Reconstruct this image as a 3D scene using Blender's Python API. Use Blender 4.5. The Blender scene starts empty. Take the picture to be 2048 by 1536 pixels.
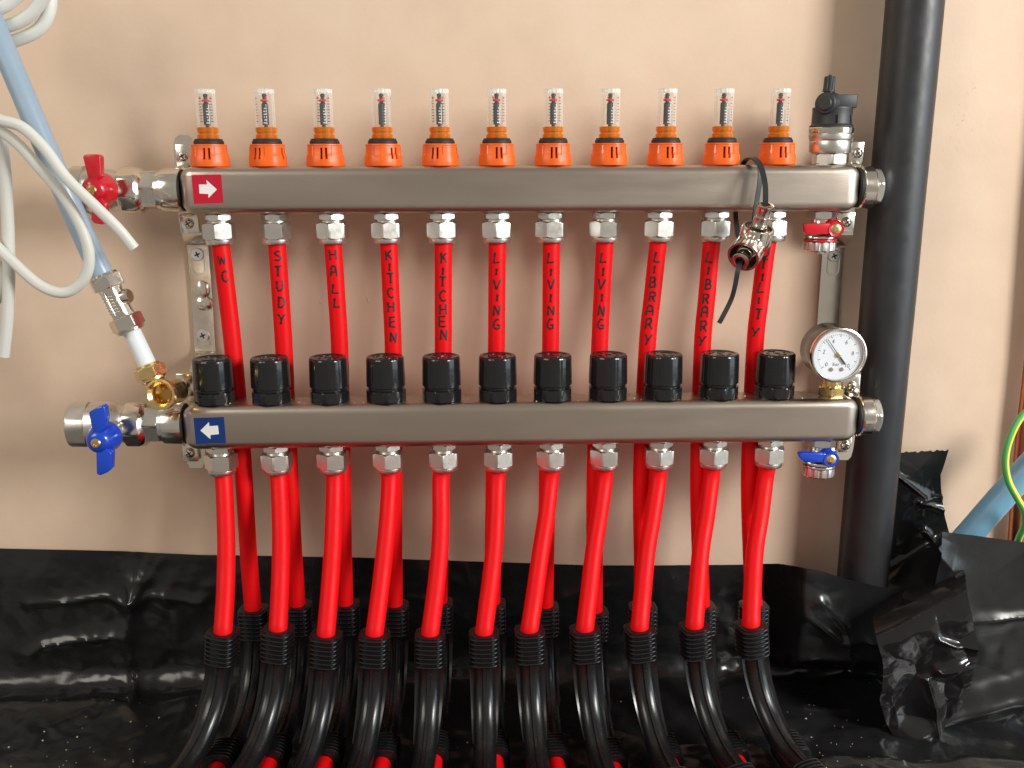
import bpy, bmesh, math, random
from mathutils import Vector, Matrix, noise as mnoise
R = math.radians
PI = math.pi
random.seed(7)
sc = bpy.context.scene
COL = sc.collection

# ------------------------------------------------------------------ camera
F = 1850.0                       # focal length in pixels of a 2048 x 1536 frame
CAM = Vector((0.0, -0.895, 0.535))
PITCH, YAW, ROLL = R(13.3), R(1.8), R(0.2)
fwd = Vector((math.sin(YAW)*math.cos(PITCH), math.cos(YAW)*math.cos(PITCH), -math.sin(PITCH)))
r0 = Vector((math.cos(YAW), -math.sin(YAW), 0.0))
u0 = r0.cross(fwd)
cr = r0*math.cos(ROLL) - u0*math.sin(ROLL)
cu = u0*math.cos(ROLL) + r0*math.sin(ROLL)
cam = bpy.data.cameras.new("camera")
camo = bpy.data.objects.new("camera", cam)
COL.objects.link(camo)
cam.sensor_width = 36.0
cam.lens = F/2048.0*36.0
cam.clip_start, cam.clip_end = 0.02, 50
m = Matrix((cr, cu, -fwd)).transposed().to_4x4()
m.translation = CAM
camo.matrix_world = m
sc.camera = camo

def at(px, py, y):
    """point seen at pixel (px, py) of the 2048-wide photograph, on the plane Y = y"""
    d = fwd + cr*((px-1024)/F) - cu*((py-768)/F)
    t = (y-CAM.y)/d.y
    return CAM + d*t
def proj(p):
    d = p-CAM
    z = d.dot(fwd)
    return 1024+F*d.dot(cr)/z, 768-F*d.dot(cu)/z

# ------------------------------------------------------------------ light
w = bpy.data.worlds.new("World"); sc.world = w; w.use_nodes = True
bg = w.node_tree.nodes["Background"]
bg.inputs[0].default_value = (1.0, 0.92, 0.83, 1); bg.inputs[1].default_value = 0.31
def area(name, loc, target, sx, sy, power, color):
    l = bpy.data.lights.new(name, 'AREA'); l.shape = 'RECTANGLE'; l.size = sx; l.size_y = sy
    l.energy = power; l.color = color
    o = bpy.data.objects.new(name, l); COL.objects.link(o)
    o.location = loc
    o.rotation_euler = (Vector(target)-Vector(loc)).to_track_quat('-Z', 'Y').to_euler()
    return o
area("window_light", (1.50, -1.22, 1.08), (0.0, 0, 0.36), 0.48, 0.60, 32, (1.0, 0.97, 0.92))
area("second_window_light", (-1.5, -1.5, 1.5), (0, 0, 0.4), 0.9, 1.0, 15, (1.0, 0.94, 0.84))
area("side_window_light", (2.0, -0.95, 0.75), (0.0, 0, 0.35), 1.2, 1.6, 15, (0.74, 0.90, 1.0))
sc.view_settings.view_transform = 'Standard'
sc.view_settings.look = 'None'
sc.view_settings.exposure = 0.16
sc.view_settings.gamma = 1.0
sc.cycles.max_bounces = 10
sc.cycles.transparent_max_bounces = 16

# ------------------------------------------------------------------ materials
def mat(name, col, rough=0.5, metal=0.0, spec=0.5, var=0.0, var_scale=30, bump=0.0, bump_scale=200,
        rvar=0.0, rscale=60, stretch=(1, 1, 1), coat=0.0, sub=0.0):
    m = bpy.data.materials.new(name); m.use_nodes = True
    nt = m.node_tree; p = nt.nodes["Principled BSDF"]
    p.inputs["Base Color"].default_value = (*col, 1)
    p.inputs["Roughness"].default_value = rough
    p.inputs["Metallic"].default_value = metal
    p.inputs["Specular IOR Level"].default_value = spec
    p.inputs["Coat Weight"].default_value = coat
    p.inputs["Coat Roughness"].default_value = 0.08
    tc = nt.nodes.new("ShaderNodeTexCoord"); mp = nt.nodes.new("ShaderNodeMapping")
    mp.inputs["Scale"].default_value = stretch
    nt.links.new(tc.outputs["Object"], mp.inputs[0])
    def nz(scale, detail=4, rough_=0.55):
        n = nt.nodes.new("ShaderNodeTexNoise"); n.inputs["Scale"].default_value = scale
        n.inputs["Detail"].default_value = detail; n.inputs["Roughness"].default_value = rough_
        nt.links.new(mp.outputs[0], n.inputs["Vector"]); return n
    if var:
        n = nz(var_scale); mx = nt.nodes.new("ShaderNodeMix"); mx.data_type = 'RGBA'
        mx.inputs[6].default_value = (*[max(0, c*(1-var)) for c in col], 1)
        mx.inputs[7].default_value = (*[min(1, c*(1+var)) for c in col], 1)
        nt.links.new(n.outputs["Fac"], mx.inputs[0]); nt.links.new(mx.outputs[2], p.inputs["Base Color"])
    if rvar:
        n = nz(rscale); mr = nt.nodes.new("ShaderNodeMapRange")
        mr.inputs[1].default_value = 0.3; mr.inputs[2].default_value = 0.7
        mr.inputs[3].default_value = max(0.02, rough-rvar); mr.inputs[4].default_value = rough+rvar
        nt.links.new(n.outputs["Fac"], mr.inputs[0]); nt.links.new(mr.outputs[0], p.inputs["Roughness"])
    if bump:
        n = nz(bump_scale); b = nt.nodes.new("ShaderNodeBump")
        b.inputs["Strength"].default_value = bump; b.inputs["Distance"].default_value = 0.001
        nt.links.new(n.outputs["Fac"], b.inputs["Height"]); nt.links.new(b.outputs[0], p.inputs["Normal"])
    return m
def dusty(m, col=(0.6, 0.57, 0.52), scale=420, lo=0.74, hi=0.80, amount=0.8):
    """specks of plaster dust lying on a dark surface"""
    nt = m.node_tree; p = nt.nodes["Principled BSDF"]
    tc = nt.nodes.new("ShaderNodeTexCoord")
    n = nt.nodes.new("ShaderNodeTexNoise"); n.inputs["Scale"].default_value = scale; n.inputs["Detail"].default_value = 2
    nt.links.new(tc.outputs["Object"], n.inputs["Vector"])
    mr = nt.nodes.new("ShaderNodeMapRange"); mr.inputs[1].default_value = lo; mr.inputs[2].default_value = hi
    mr.inputs[4].default_value = amount
    nt.links.new(n.outputs["Fac"], mr.inputs[0])
    mx = nt.nodes.new("ShaderNodeMix"); mx.data_type = 'RGBA'
    s = p.inputs["Base Color"]
    if s.links: nt.links.new(s.links[0].from_socket, mx.inputs[6])
    else: mx.inputs[6].default_value = s.default_value
    mx.inputs[7].default_value = (*col, 1)
    nt.links.new(mr.outputs[0], mx.inputs[0]); nt.links.new(mx.outputs[2], s)
    return m

M = {}
M['steel'] = mat('brushed_steel', (0.51, 0.44, 0.375), 0.34, 1.0, var=0.10, var_scale=26, rvar=0.07, rscale=35, bump=0.06, bump_scale=900, stretch=(0.15, 1, 1))
M['nickel'] = mat('nickel_plate', (0.76, 0.715, 0.64), 0.18, 1.0, rvar=0.06, rscale=90, bump=0.04, bump_scale=300)
M['satin'] = mat('satin_nickel', (0.72, 0.69, 0.64), 0.33, 1.0, rvar=0.06, rscale=150, bump=0.06, bump_scale=900)
M['zinc'] = mat('bright_zinc', (0.84, 0.78, 0.68), 0.20, 1.0, rvar=0.05, rscale=70)
M['screw'] = mat('white_zinc_screw', (0.85, 0.86, 0.88), 0.35, 1.0)
M['brass'] = mat('brass', (0.80, 0.58, 0.26), 0.25, 1.0, rvar=0.08, rscale=120, bump=0.05)
M['copper'] = mat('copper', (0.55, 0.22, 0.12), 0.35, 1.0, var=0.3, var_scale=30)
M['orange'] = mat('orange_plastic', (0.84, 0.12, 0.006), 0.40, var=0.06, bump=0.03)
M['red_pipe'] = mat('red_pipe_plastic', (0.74, 0.003, 0.006), 0.46, spec=0.16, var=0.10, var_scale=22, bump=0.05, bump_scale=400, rvar=0.08, rscale=50, stretch=(1, 1, 0.3))
M['red'] = mat('red_enamel', (0.55, 0.006, 0.018), 0.22, coat=0.4)
M['blue'] = mat('blue_enamel', (0.004, 0.055, 0.50), 0.22, coat=0.4)
M['black'] = dusty(mat('black_gloss_plastic', (0.010, 0.010, 0.011), 0.17, rvar=0.05, rscale=120, bump=0.05, bump_scale=300), lo=0.80, hi=0.84, amount=0.35)
M['black_matt'] = mat('black_matt_plastic', (0.022, 0.023, 0.026), 0.5, bump=0.05)
M['rubber'] = mat('black_rubber', (0.012, 0.012, 0.012), 0.6)
M['bend'] = dusty(mat('black_bend_plastic', (0.008, 0.008, 0.009), 0.26, rvar=0.05, bump=0.03), scale=300, lo=0.80, hi=0.84, amount=0.5)
M['foam'] = mat('black_pipe_plastic', (0.020, 0.021, 0.024), 0.42, var=0.25, var_scale=18, bump=0.12, bump_scale=160, rvar=0.08)
M['film'] = dusty(mat('black_polythene', (0.012, 0.0125, 0.013), 0.24, rvar=0.08, rscale=20, bump=0.08, bump_scale=70), scale=150, lo=0.80, hi=0.84, amount=0.3)
M['tape'] = mat('black_tape', (0.010, 0.0095, 0.010), 0.15, rvar=0.05, rscale=30, bump=0.2, bump_scale=90)
M['grey_pipe'] = mat('grey_pipe_plastic', (0.30, 0.40, 0.50), 0.30, var=0.08, bump=0.03)
M['white_pipe'] = mat('white_pipe_plastic', (0.74, 0.80, 0.82), 0.35, var=0.04)
M['cable'] = mat('white_cable_sheath', (0.68, 0.69, 0.64), 0.45, var=0.05, bump=0.05)
M['blue_pipe'] = mat('blue_pipe_plastic', (0.17, 0.37, 0.53), 0.32, var=0.35, var_scale=24, stretch=(1, 1, 0.4), bump=0.05)
M['green'] = mat('green_insulation', (0.10, 0.48, 0.12), 0.35)
M['yellow'] = mat('yellow_insulation', (0.85, 0.68, 0.05), 0.35)
M['ink'] = mat('black_marker_ink', (0.012, 0.006, 0.006), 0.45)
M['print'] = mat('black_print', (0.03, 0.03, 0.035), 0.6)
M['red_print'] = mat('red_print', (0.7, 0.02, 0.03), 0.6)
M['white'] = mat('white_print', (0.80, 0.81, 0.80), 0.45)
M['dial'] = mat('white_dial', (0.80, 0.82, 0.86), 0.5)
M['sticker_red'] = mat('red_sticker', (0.50, 0.002, 0.025), 0.35)
M['sticker_blue'] = mat('blue_sticker', (0.002, 0.030, 0.165), 0.35)
M['crumb'] = mat('plaster_crumb', (0.55, 0.50, 0.44), 0.8)
M['concrete'] = mat('screed', (0.25, 0.24, 0.22), 0.8)

def clear(name, tint, density, gloss=False):
    m = bpy.data.materials.new(name); m.use_nodes = True; nt = m.node_tree
    p = nt.nodes["Principled BSDF"]; out = nt.nodes["Material Output"]
    p.inputs["Base Color"].default_value = (*tint, 1); p.inputs["Roughness"].default_value = 0.06
    tr = nt.nodes.new("ShaderNodeBsdfTransparent"); tr.inputs[0].default_value = (*tint, 1)
    lw = nt.nodes.new("ShaderNodeLayerWeight"); lw.inputs[0].default_value = 0.5
    fr = nt.nodes.new("ShaderNodeMath"); fr.operation = 'POWER'; fr.inputs[1].default_value = 3.0
    nt.links.new(lw.outputs["Facing"], fr.inputs[0])
    ad = nt.nodes.new("ShaderNodeMath"); ad.operation = 'ADD'; ad.inputs[1].default_value = density
    if gloss: p = nt.nodes.new('ShaderNodeBsdfGlossy'); p.inputs['Roughness'].default_value = 0.05
    gl = nt.nodes.new("ShaderNodeMixShader")
    nt.links.new(fr.outputs[0], ad.inputs[0]); nt.links.new(ad.outputs[0], gl.inputs[0])
    nt.links.new(tr.outputs[0], gl.inputs[1]); nt.links.new(p.outputs[0], gl.inputs[2])
    nt.links.new(gl.outputs[0], out.inputs[0])
    return m
M['clear'] = clear('clear_plastic', (0.985, 0.985, 0.975), 0.03)
M['rim'] = clear('clear_rim_plastic', (0.95, 0.95, 0.93), 0.30)
M['amber'] = clear('amber_plastic', (0.90, 0.30, 0.03), 0.42)
M['glass'] = clear('gauge_glass', (0.98, 0.99, 1.0), 0.03, True)

# plaster wall
def plaster():
    m = mat('bare_plaster', (0.64, 0.475, 0.345), 0.75, spec=0.35)
    nt = m.node_tree; p = nt.nodes["Principled BSDF"]
    tc = nt.nodes.new("ShaderNodeTexCoord")
    def nz(scale, detail, st=(1, 1, 1)):
        mp = nt.nodes.new("ShaderNodeMapping"); mp.inputs["Scale"].default_value = st
        nt.links.new(tc.outputs["Object"], mp.inputs[0])
        n = nt.nodes.new("ShaderNodeTexNoise"); n.inputs["Scale"].default_value = scale; n.inputs["Detail"].default_value = detail
        nt.links.new(mp.outputs[0], n.inputs["Vector"]); return n
    n1 = nz(5, 3, (1, 1, 0.6)); n2 = nz(18, 5)
    cr_ = nt.nodes.new("ShaderNodeValToRGB")
    cr_.color_ramp.elements[0].position = 0.30; cr_.color_ramp.elements[0].color = (0.59, 0.445, 0.325, 1)
    cr_.color_ramp.elements[1].position = 0.72; cr_.color_ramp.elements[1].color = (0.725, 0.575, 0.435, 1)
    e = cr_.color_ramp.elements.new(0.5); e.color = (0.675, 0.51, 0.38, 1)
    ad = nt.nodes.new("ShaderNodeMix"); ad.data_type = 'FLOAT'; ad.inputs[0].default_value = 0.4
    nt.links.new(n1.outputs[0], ad.inputs[2]); nt.links.new(n2.outputs[0], ad.inputs[3])
    nt.links.new(ad.outputs[0], cr_.inputs[0]); nt.links.new(cr_.outputs[0], p.inputs["Base Color"])
    b1 = nt.nodes.new("ShaderNodeBump"); b1.inputs["Strength"].default_value = 0.25; b1.inputs["Distance"].default_value = 0.004
    n3 = nz(9, 6); nt.links.new(n3.outputs[0], b1.inputs["Height"])
    b2 = nt.nodes.new("ShaderNodeBump"); b2.inputs["Strength"].default_value = 0.12; b2.inputs["Distance"].default_value = 0.001
    n4 = nz(260, 3); nt.links.new(n4.outputs[0], b2.inputs["Height"]); nt.links.new(b1.outputs[0], b2.inputs["Normal"])
    nt.links.new(b2.outputs[0], p.inputs["Normal"])
    return m
M['plaster'] = plaster()

# ------------------------------------------------------------------ mesh helpers
class MB:
    def __init__(s): s.V = []; s.F = []
    def grid(s, rows, closed=True, cap0=False, cap1=False):
        b = len(s.V); n = len(rows[0])
        for r_ in rows: s.V.extend(r_)
        for i in range(len(rows)-1):
            for j in range(n if closed else n-1):
                k = (j+1) % n
                s.F.append((b+i*n+j, b+i*n+k, b+(i+1)*n+k, b+(i+1)*n+j))
        if cap0: s.F.append(tuple(b+j for j in reversed(range(n))))
        if cap1: s.F.append(tuple(b+(len(rows)-1)*n+j for j in range(n)))
        return s
    def lathe(s, prof, mx=Matrix(), n=48, rf=None, cap0=True, cap1=True):
        """prof = [(r, z)], turned about local Z; rf(theta, r, z) reshapes the radius"""
        rows = []
        for (r_, z) in prof:
            row = []
            for j in range(n):
                a = 2*PI*j/n
                rr = rf(a, r_, z) if rf else r_
                row.append(mx @ Vector((rr*math.cos(a), rr*math.sin(a), z)))
            rows.append(row)
        return s.grid(rows, True, cap0, cap1)
    def bm(s, bm, mx=Matrix()):
        b = len(s.V)
        bm.verts.index_update()
        s.V.extend(mx @ v.co for v in bm.verts)
        s.F.extend(tuple(b+v.index for v in f.verts) for f in bm.faces)
        bm.free(); return s
    def box(s, c, size, bev=0.0008, mx=Matrix(), seg=2):
        b = bmesh.new(); bmesh.ops.create_cube(b, size=1.0)
        bmesh.ops.scale(b, vec=size, verts=b.verts)
        if bev: bmesh.ops.bevel(b, geom=b.edges[:], offset=bev, segments=seg, affect='EDGES', profile=0.5)
        bmesh.ops.translate(b, vec=c, verts=b.verts)
        return s.bm(b, mx)
    def prism(s, outline, z0, z1, mx=Matrix(), bev=0.0008, seg=2):
        """outline in local XY, extruded z0..z1"""
        b = bmesh.new()
        vs = [b.verts.new((x, y, z0)) for x, y in outline]
        f = b.faces.new(vs)
        g = bmesh.ops.extrude_face_region(b, geom=[f])
        bmesh.ops.translate(b, vec=(0, 0, z1-z0), verts=[v for v in g['geom'] if isinstance(v, bmesh.types.BMVert)])
        bmesh.ops.recalc_face_normals(b, faces=b.faces[:])
        if bev: bmesh.ops.bevel(b, geom=b.edges[:], offset=bev, segments=seg, affect='EDGES', profile=0.5)
        return s.bm(b, mx)
    def sweep(s, pts, rf, n=24, hint=Vector((1, 0, 0)), cap=True):
        """rf(i, theta) -> radius, or a number"""
        rows = []
        nrm = None
        for i, p in enumerate(pts):
            t = (pts[min(i+1, len(pts)-1)]-pts[max(i-1, 0)]).normalized()
            nrm = hint if nrm is None else nrm
            nrm = (nrm - t*nrm.dot(t)).normalized()
            bn = t.cross(nrm)
            row = []
            for j in range(n):
                a = 2*PI*j/n
                rr = rf(i, a) if callable(rf) else rf
                row.append(p + nrm*(rr*math.cos(a)) + bn*(rr*math.sin(a)))
            rows.append(row)
        return s.grid(rows, True, cap, cap)
    def ribbon(s, pts, wdir, wid, th):
        """strap of width wid (along wdir) and thickness th"""
        rows = []
        for i, p in enumerate(pts):
            t = (pts[min(i+1, len(pts)-1)]-pts[max(i-1, 0)]).normalized()
            wv = (wdir(i) if callable(wdir) else wdir); wv = (wv - t*wv.dot(t)).normalized()
            nv = t.cross(wv)
            rows.append([p+wv*wid/2+nv*th/2, p-wv*wid/2+nv*th/2, p-wv*wid/2-nv*th/2, p+wv*wid/2-nv*th/2])
        return s.grid(rows, True, True, True)

OFF = {}
def link(o): COL.objects.link(o); return o
def thing(name, label, cat, loc=(0, 0, 0), group=None):
    o = link(bpy.data.objects.new(name, None)); o.empty_display_size = 0.01
    o.location = loc; OFF[o] = Vector(loc)
    o['label'] = label; o['category'] = cat
    if group: o['group'] = group
    return o
def part(name, mb, m, parent=None, label=None, angle=38, local=False, smooth=True, kind=None):
    off = Vector((0, 0, 0)) if (local or parent is None) else OFF[parent]
    me = bpy.data.meshes.new(name)
    me.from_pydata([tuple(v-off) for v in mb.V], [], mb.F)
    b = bmesh.new(); b.from_mesh(me); bmesh.ops.recalc_face_normals(b, faces=b.faces[:]); b.to_mesh(me); b.free()
    me.materials.append(M[m] if isinstance(m, str) else m)
    if smooth:
        me.polygons.foreach_set('use_smooth', [True]*len(me.polygons))
        me.set_sharp_from_angle(angle=R(angle))
    o = link(bpy.data.objects.new(name, me))
    if parent is not None: o.parent = parent; OFF[o] = OFF[parent]
    else: OFF[o] = Vector((0, 0, 0))
    if label: o['label'] = label
    if kind: o['kind'] = kind
    return o
def solo(name, mb, m, label, cat, group=None, angle=38):
    o = part(name, mb, m, None, label, angle); o['category'] = cat
    if group: o['group'] = group
    return o
def dup(root, loc, rotz, label):
    r_ = link(root.copy()); r_.location = loc; r_.rotation_euler = (0, 0, rotz); r_['label'] = label
    OFF[r_] = Vector(loc)
    for ch in root.children:
        c = link(ch.copy()); c.parent = r_
        for g in ch.children:
            d = link(g.copy()); d.parent = c
    return r_

def frame(o, zdir, xhint=Vector((1, 0, 0))):
    z = Vector(zdir).normalized(); x = (Vector(xhint) - z*Vector(xhint).dot(z)).normalized(); y = z.cross(x)
    mx = Matrix((x, y, z)).transposed().to_4x4(); mx.translation = Vector(o); return mx
def T(v): return Matrix.Translation(Vector(v))
def catmull(P, per=10):
    P = [Vector(p) for p in P]; out = []
    for i in range(len(P)-1):
        a = P[i-1] if i else P[0]*2-P[1]; b, c = P[i], P[i+1]
        d = P[i+2] if i+2 < len(P) else P[-1]*2-P[-2]
        for k in range(per):
            t = k/per
            out.append(0.5*((2*b)+(c-a)*t+(2*a-5*b+4*c-d)*t*t+(3*b-a-3*c+d)*t**3))
    out.append(P[-1]); return out
def hexr(apo, n=6, rot=0.0, rnd=1.0):
    def f(a, r_, z):
        k = (a-rot) % (2*PI/n) - PI/n
        return min(r_, apo/math.cos(k))
    return f
def hex_nut(mb, mx, z0, z1, apo, cham=0.0012, rot=0.0, n=96):
    rc = apo/math.cos(PI/6)
    hi = rc+0.00002; lo = apo*0.97
    zs = [(lo, z0)] + [(lo+(hi-lo)*k/4, z0+(z1-z0)/abs(z1-z0)*cham*k/4) for k in range(1, 5)]
    ze = [(r_, z1-(z-z0)) for r_, z in reversed(zs)]
    return mb.lathe(zs+ze, mx, n, hexr(apo, 6, rot))
DN = Matrix.Rotation(PI, 4, 'X')

# ------------------------------------------------------------------ the setting: wall, floor, membrane
wall_mb = MB()
nx, nz_ = 60, 60
wall_mb.grid([[Vector((-1.0+2.0*i/nx, 0, -0.02+1.3*k/nz_)) for i in range(nx+1)] for k in range(nz_+1)], closed=False)
o = part('wall', wall_mb, 'plaster'); o['kind'] = 'structure'
floor_mb = MB(); floor_mb.box((0, -0.6, -0.03), (2.0, 1.4, 0.04), 0)
o = part('floor', floor_mb, 'concrete'); o['kind'] = 'structure'

def fbm(x, y, s, seed=0.0): return mnoise.fractal(Vector((x*s+seed, y*s, seed)), 1.0, 2.0, 4)
def facet(x, y, s, seed=0.0):
    """folded-film relief: sharp creases between tilted facets"""
    wx = x + 0.25/s*mnoise.noise(Vector((x*s*0.8, y*s*0.8, seed)))
    wy = y + 0.25/s*mnoise.noise(Vector((x*s*0.8+9, y*s*0.8, seed)))
    d, _ = mnoise.voronoi(Vector((wx*s, wy*s, seed)))
    return d[0]
def seg_dist(px, pz, a, b):
    ax, az = a; bx, bz = b; dx, dz = bx-ax, bz-az
    L = dx*dx+dz*dz; t = max(0, min(1, ((px-ax)*dx+(pz-az)*dz)/L)) if L else 0
    return math.hypot(px-ax-t*dx, pz-az-t*dz), t
# crease polylines (photograph pixels), height, width
CREASE = [([(60, 1205), (150, 1202), (215, 1193), (250, 1208)], 0.006, 0.006),
          ([(60, 1310), (85, 1290), (140, 1282), (205, 1274), (245, 1272)], 0.008, 0.008),
          ([(262, 1110), (266, 1160), (268, 1198), (258, 1240), (254, 1275), (262, 1320), (280, 1352), (272, 1405)], 0.006, 0.0045),
          ([(300, 1110), (285, 1150), (268, 1198)], 0.006, 0.005),
          ([(330, 1108), (300, 1150), (272, 1200)], 0.004, 0.004),
          ([(235, 1120), (255, 1165), (268, 1198)], 0.004, 0.004),
          ([(268, 1212), (300, 1190), (330, 1192), (400, 1205)], 0.005, 0.006),
          ([(0, 1398), (120, 1396), (200, 1390), (240, 1398), (270, 1415)], 0.008, 0.009),
          ([(300, 1400), (400, 1378)], 0.004, 0.010),
          ([(1580, 1180), (1640, 1230), (1680, 1225), (1755, 1235)], 0.006, 0.006),
          ([(1590, 1340), (1650, 1320), (1690, 1345)], 0.007, 0.007),
          ([(1600, 1400), (1690, 1395), (1740, 1350)], 0.006, 0.006),
          ([(1640, 1500), (1720, 1503), (1800, 1503), (2048, 1500)], 0.006, 0.005),
          ([(1600, 1150), (1650, 1200), (1660, 1290)], 0.006, 0.01)]
def fl(px, py):
    """pixel -> (x, s): s = distance down the sheet measured from z = 0.25"""
    p = at(px, py, -0.006)
    if p.z > 0.03: return (p.x, 0.25-p.z)
    d = fwd + cr*((px-1024)/F) - cu*((py-768)/F); t = (0.008-CAM.z)/d.z; q = CAM+d*t
    return (q.x, 0.25+(-q.y))
CR = [([fl(*p) for p in pl], h, wd) for pl, h, wd in CREASE]
TOPE = [(-200, 1094), (0, 1097), (250, 1103), (400, 1110), (700, 1115), (1000, 1125), (1180, 1131), (1290, 1131), (1480, 1130), (1560, 1128), (1640, 1141), (1700, 1161), (1765, 1176), (1900, 1180), (2300, 1185)]
def bulge(x):
    k = max(0.0, min(1.0, (x-0.285)/0.030)); return 0.062*k*k*(3-2*k)
def on_sheet(a, b):
    y = -0.003
    for _ in range(12): y = 0.5*y + 0.5*(-0.003-bulge(at(a, b, y).x))
    q = at(a, b, y); return (q.x, q.z)
TOPX = []
for (a0, b0), (a1, b1) in zip(TOPE, TOPE[1:]):
    n_ = max(1, int((a1-a0)/15))
    TOPX += [on_sheet(a0+(a1-a0)*k/n_, b0+(b1-b0)*k/n_) for k in range(n_)]
TOPX.append(on_sheet(*TOPE[-1]))
def topz(x):
    for (x0, z0), (x1, z1) in zip(TOPX, TOPX[1:]):
        if x <= x1: return z0+(z1-z0)*max(0, (x-x0)/(x1-x0))
    return TOPX[-1][1]
def membrane():
    mb = MB(); rows = []
    NX, NS = 420, 230
    RC = 0.028
    for k in range(NS+1):
        row = []
        for i in range(NX+1):
            x = -0.62+1.24*i/NX
            s0 = 0.25-topz(x)
            s = s0 + (0.80-s0)*(k/NS)**1.35
            disp = 0.0035 + 0.0045*fbm(x, s, 9, 3) + 0.0018*abs(fbm(x, s, 26, 8)) + 0.0035*max(0, 0.35-facet(x, s, 8, 1)) + 0.0016*max(0.0, 1-3.2*abs(mnoise.noise(Vector((x*7+2*mnoise.noise(Vector((x*3, s*3, 4))), s*11, 2.2)))))**3 + 0.0006*max(0.0, 1-3.0*abs(mnoise.noise(Vector((x*21, s*13, 7.7)))))**3
            right = max(0.0, min(1.0, (x-0.20)/0.08))
            disp += right*0.010*(0.45-facet(x, s, 17, 5))
            for pl, h, wd in CR:
                if min(p[0] for p in pl)-0.04 < x < max(p[0] for p in pl)+0.04 and min(p[1] for p in pl)-0.04 < s < max(p[1] for p in pl)+0.04:
                    best = 1e9
                    for a, b in zip(pl, pl[1:]):
                        d_, _t = seg_dist(x, s, a, b); best = min(best, d_)
                    disp += h*math.exp(-best/wd)
            fade = min(1.0, (s-s0)/0.03); disp = 0.0022 + (disp-0.0022)*(0.12+0.88*fade)
            disp = max(0.0012, disp) + bulge(x)*max(0.0, 1-max(0.0, s-0.20)/0.06)
            z = 0.25-s
            c = 0.25-RC          # s where the cove starts
            if s < c: p = Vector((x, -disp, z))
            else:
                a = (s-c)/RC
                if a < PI/2:
                    p = Vector((x, -RC+(RC-disp)*math.cos(a), RC-(RC-disp)*math.sin(a)))
                else: p = Vector((x, -RC-(s-c-RC*PI/2), disp))
            row.append(p)
        rows.append(row)
    return mb.grid(rows, closed=False)
solo('membrane_sheet', membrane(), 'film', 'creased black plastic membrane running up the wall and over the floor below the pipes', 'plastic sheet', angle=70)

def px_patch(corners, y0, y1, nu, nv, relief, rough_edge=0.0, ease=False):
    """sheet whose outline follows pixel polylines left/right; relief(u, v, x, z) pushes it into the room"""
    (L, Rr) = corners
    def ip(pl, v):
        k = v*(len(pl)-1); i = min(int(k), len(pl)-2); t = k-i
        return (pl[i][0]*(1-t)+pl[i+1][0]*t, pl[i][1]*(1-t)+pl[i+1][1]*t)
    rows = []
    for b in range(nv+1):
        v = b/nv; l = ip(L, v); r_ = ip(Rr, v); row = []
        for a in range(nu+1):
            u = a/nu
            px, py = l[0]*(1-u)+r_[0]*u, l[1]*(1-u)+r_[1]*u
            if rough_edge and b == 0: py += rough_edge*mnoise.noise(Vector((px*0.13, 3, 1)))
            y = y0+(y1-y0)*(v if not ease else min(1.0, max(0.0, (v-0.32)/0.26))**2*(3-2*min(1.0, max(0.0, (v-0.32)/0.26))))
            p = at(px, py, y)
            p.y -= relief(u, v, p.x, p.z)
            row.append(p)
        rows.append(row)
    return MB().grid(rows, closed=False)
def crump(s, amp, seed):
    def f(u, v, x, z):
        e = min(1, 6*min(u, 1-u)+0.25)*min(1, 5*v+0.15)
        return 0.001+e*(amp*(0.55-facet(x, z, s, seed)) + amp*0.5*(0.5-facet(x, z, s*2.3, seed+4)) + amp*0.4*fbm(x, z, s*0.7, seed))
    return f
# lower right corner
solo('membrane_corner', px_patch(([(1880, 1060), (1868, 1170), (1840, 1290), (1800, 1400), (1755, 1512)],
      [(2090, 1092), (2090, 1200), (2090, 1300), (2090, 1400), (2090, 1512)]), -0.084, -0.105, 150, 170,
      lambda u, v, x, z: 0.004+0.006*fbm(x, z, 7, 2)+0.012*(0.5-facet(x, z, 6.5, 11))+0.005*max(0.0, 1-3.0*abs(mnoise.noise(Vector((x*9, z*14, 1.3)))))**3+0.5*max(0, 1-u*2.6)*0.012*(0.5-facet(x, z, 26, 3))+0.018*math.exp(-((v-0.76+0.20*(u-0.5))/0.07)**2)),
      'film', 'bulging black plastic sheet in the lower right corner under the blue pipe', 'plastic sheet', angle=80)
def strip_relief(u, v, x, z):
    e = min(1, 5*v+0.1)
    d = 0.0015
    for pl, h, wd in STRIP_C:
        best = min(seg_dist(x, z, a, b)[0] for a, b in zip(pl, pl[1:]))
        d += h*math.exp(-best/wd)
    return d + e*(0.0016*fbm(x, z, 20, 2) + (0.004+0.018*max(0, v-0.36))*(0.5-facet(x, z, 26, 7)) + 0.010*max(0, v-0.4)*(0.4-abs(mnoise.noise(Vector((x*34, z*22, 6))))*1.5))
def pz(px, py): p = at(px, py, -0.01); return (p.x, p.z)
STRIP_C = [([pz(1788, 946), pz(1845, 992)], 0.005, 0.0032), ([pz(1835, 1000), pz(1888, 992)], 0.004, 0.003),
           ([pz(1835, 1003), pz(1892, 1020)], 0.004, 0.003), ([pz(1848, 1062), pz(1900, 1122), pz(1905, 1160)], 0.007, 0.0035),
           ([pz(1770, 1168), pz(1800, 1178), pz(1855, 1178)], 0.006, 0.0035), ([pz(1772, 1224), pz(1855, 1192)], 0.008, 0.004),
           ([pz(1750, 1240), pz(1765, 1300), pz(1772, 1350)], 0.006, 0.004)]
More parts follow.
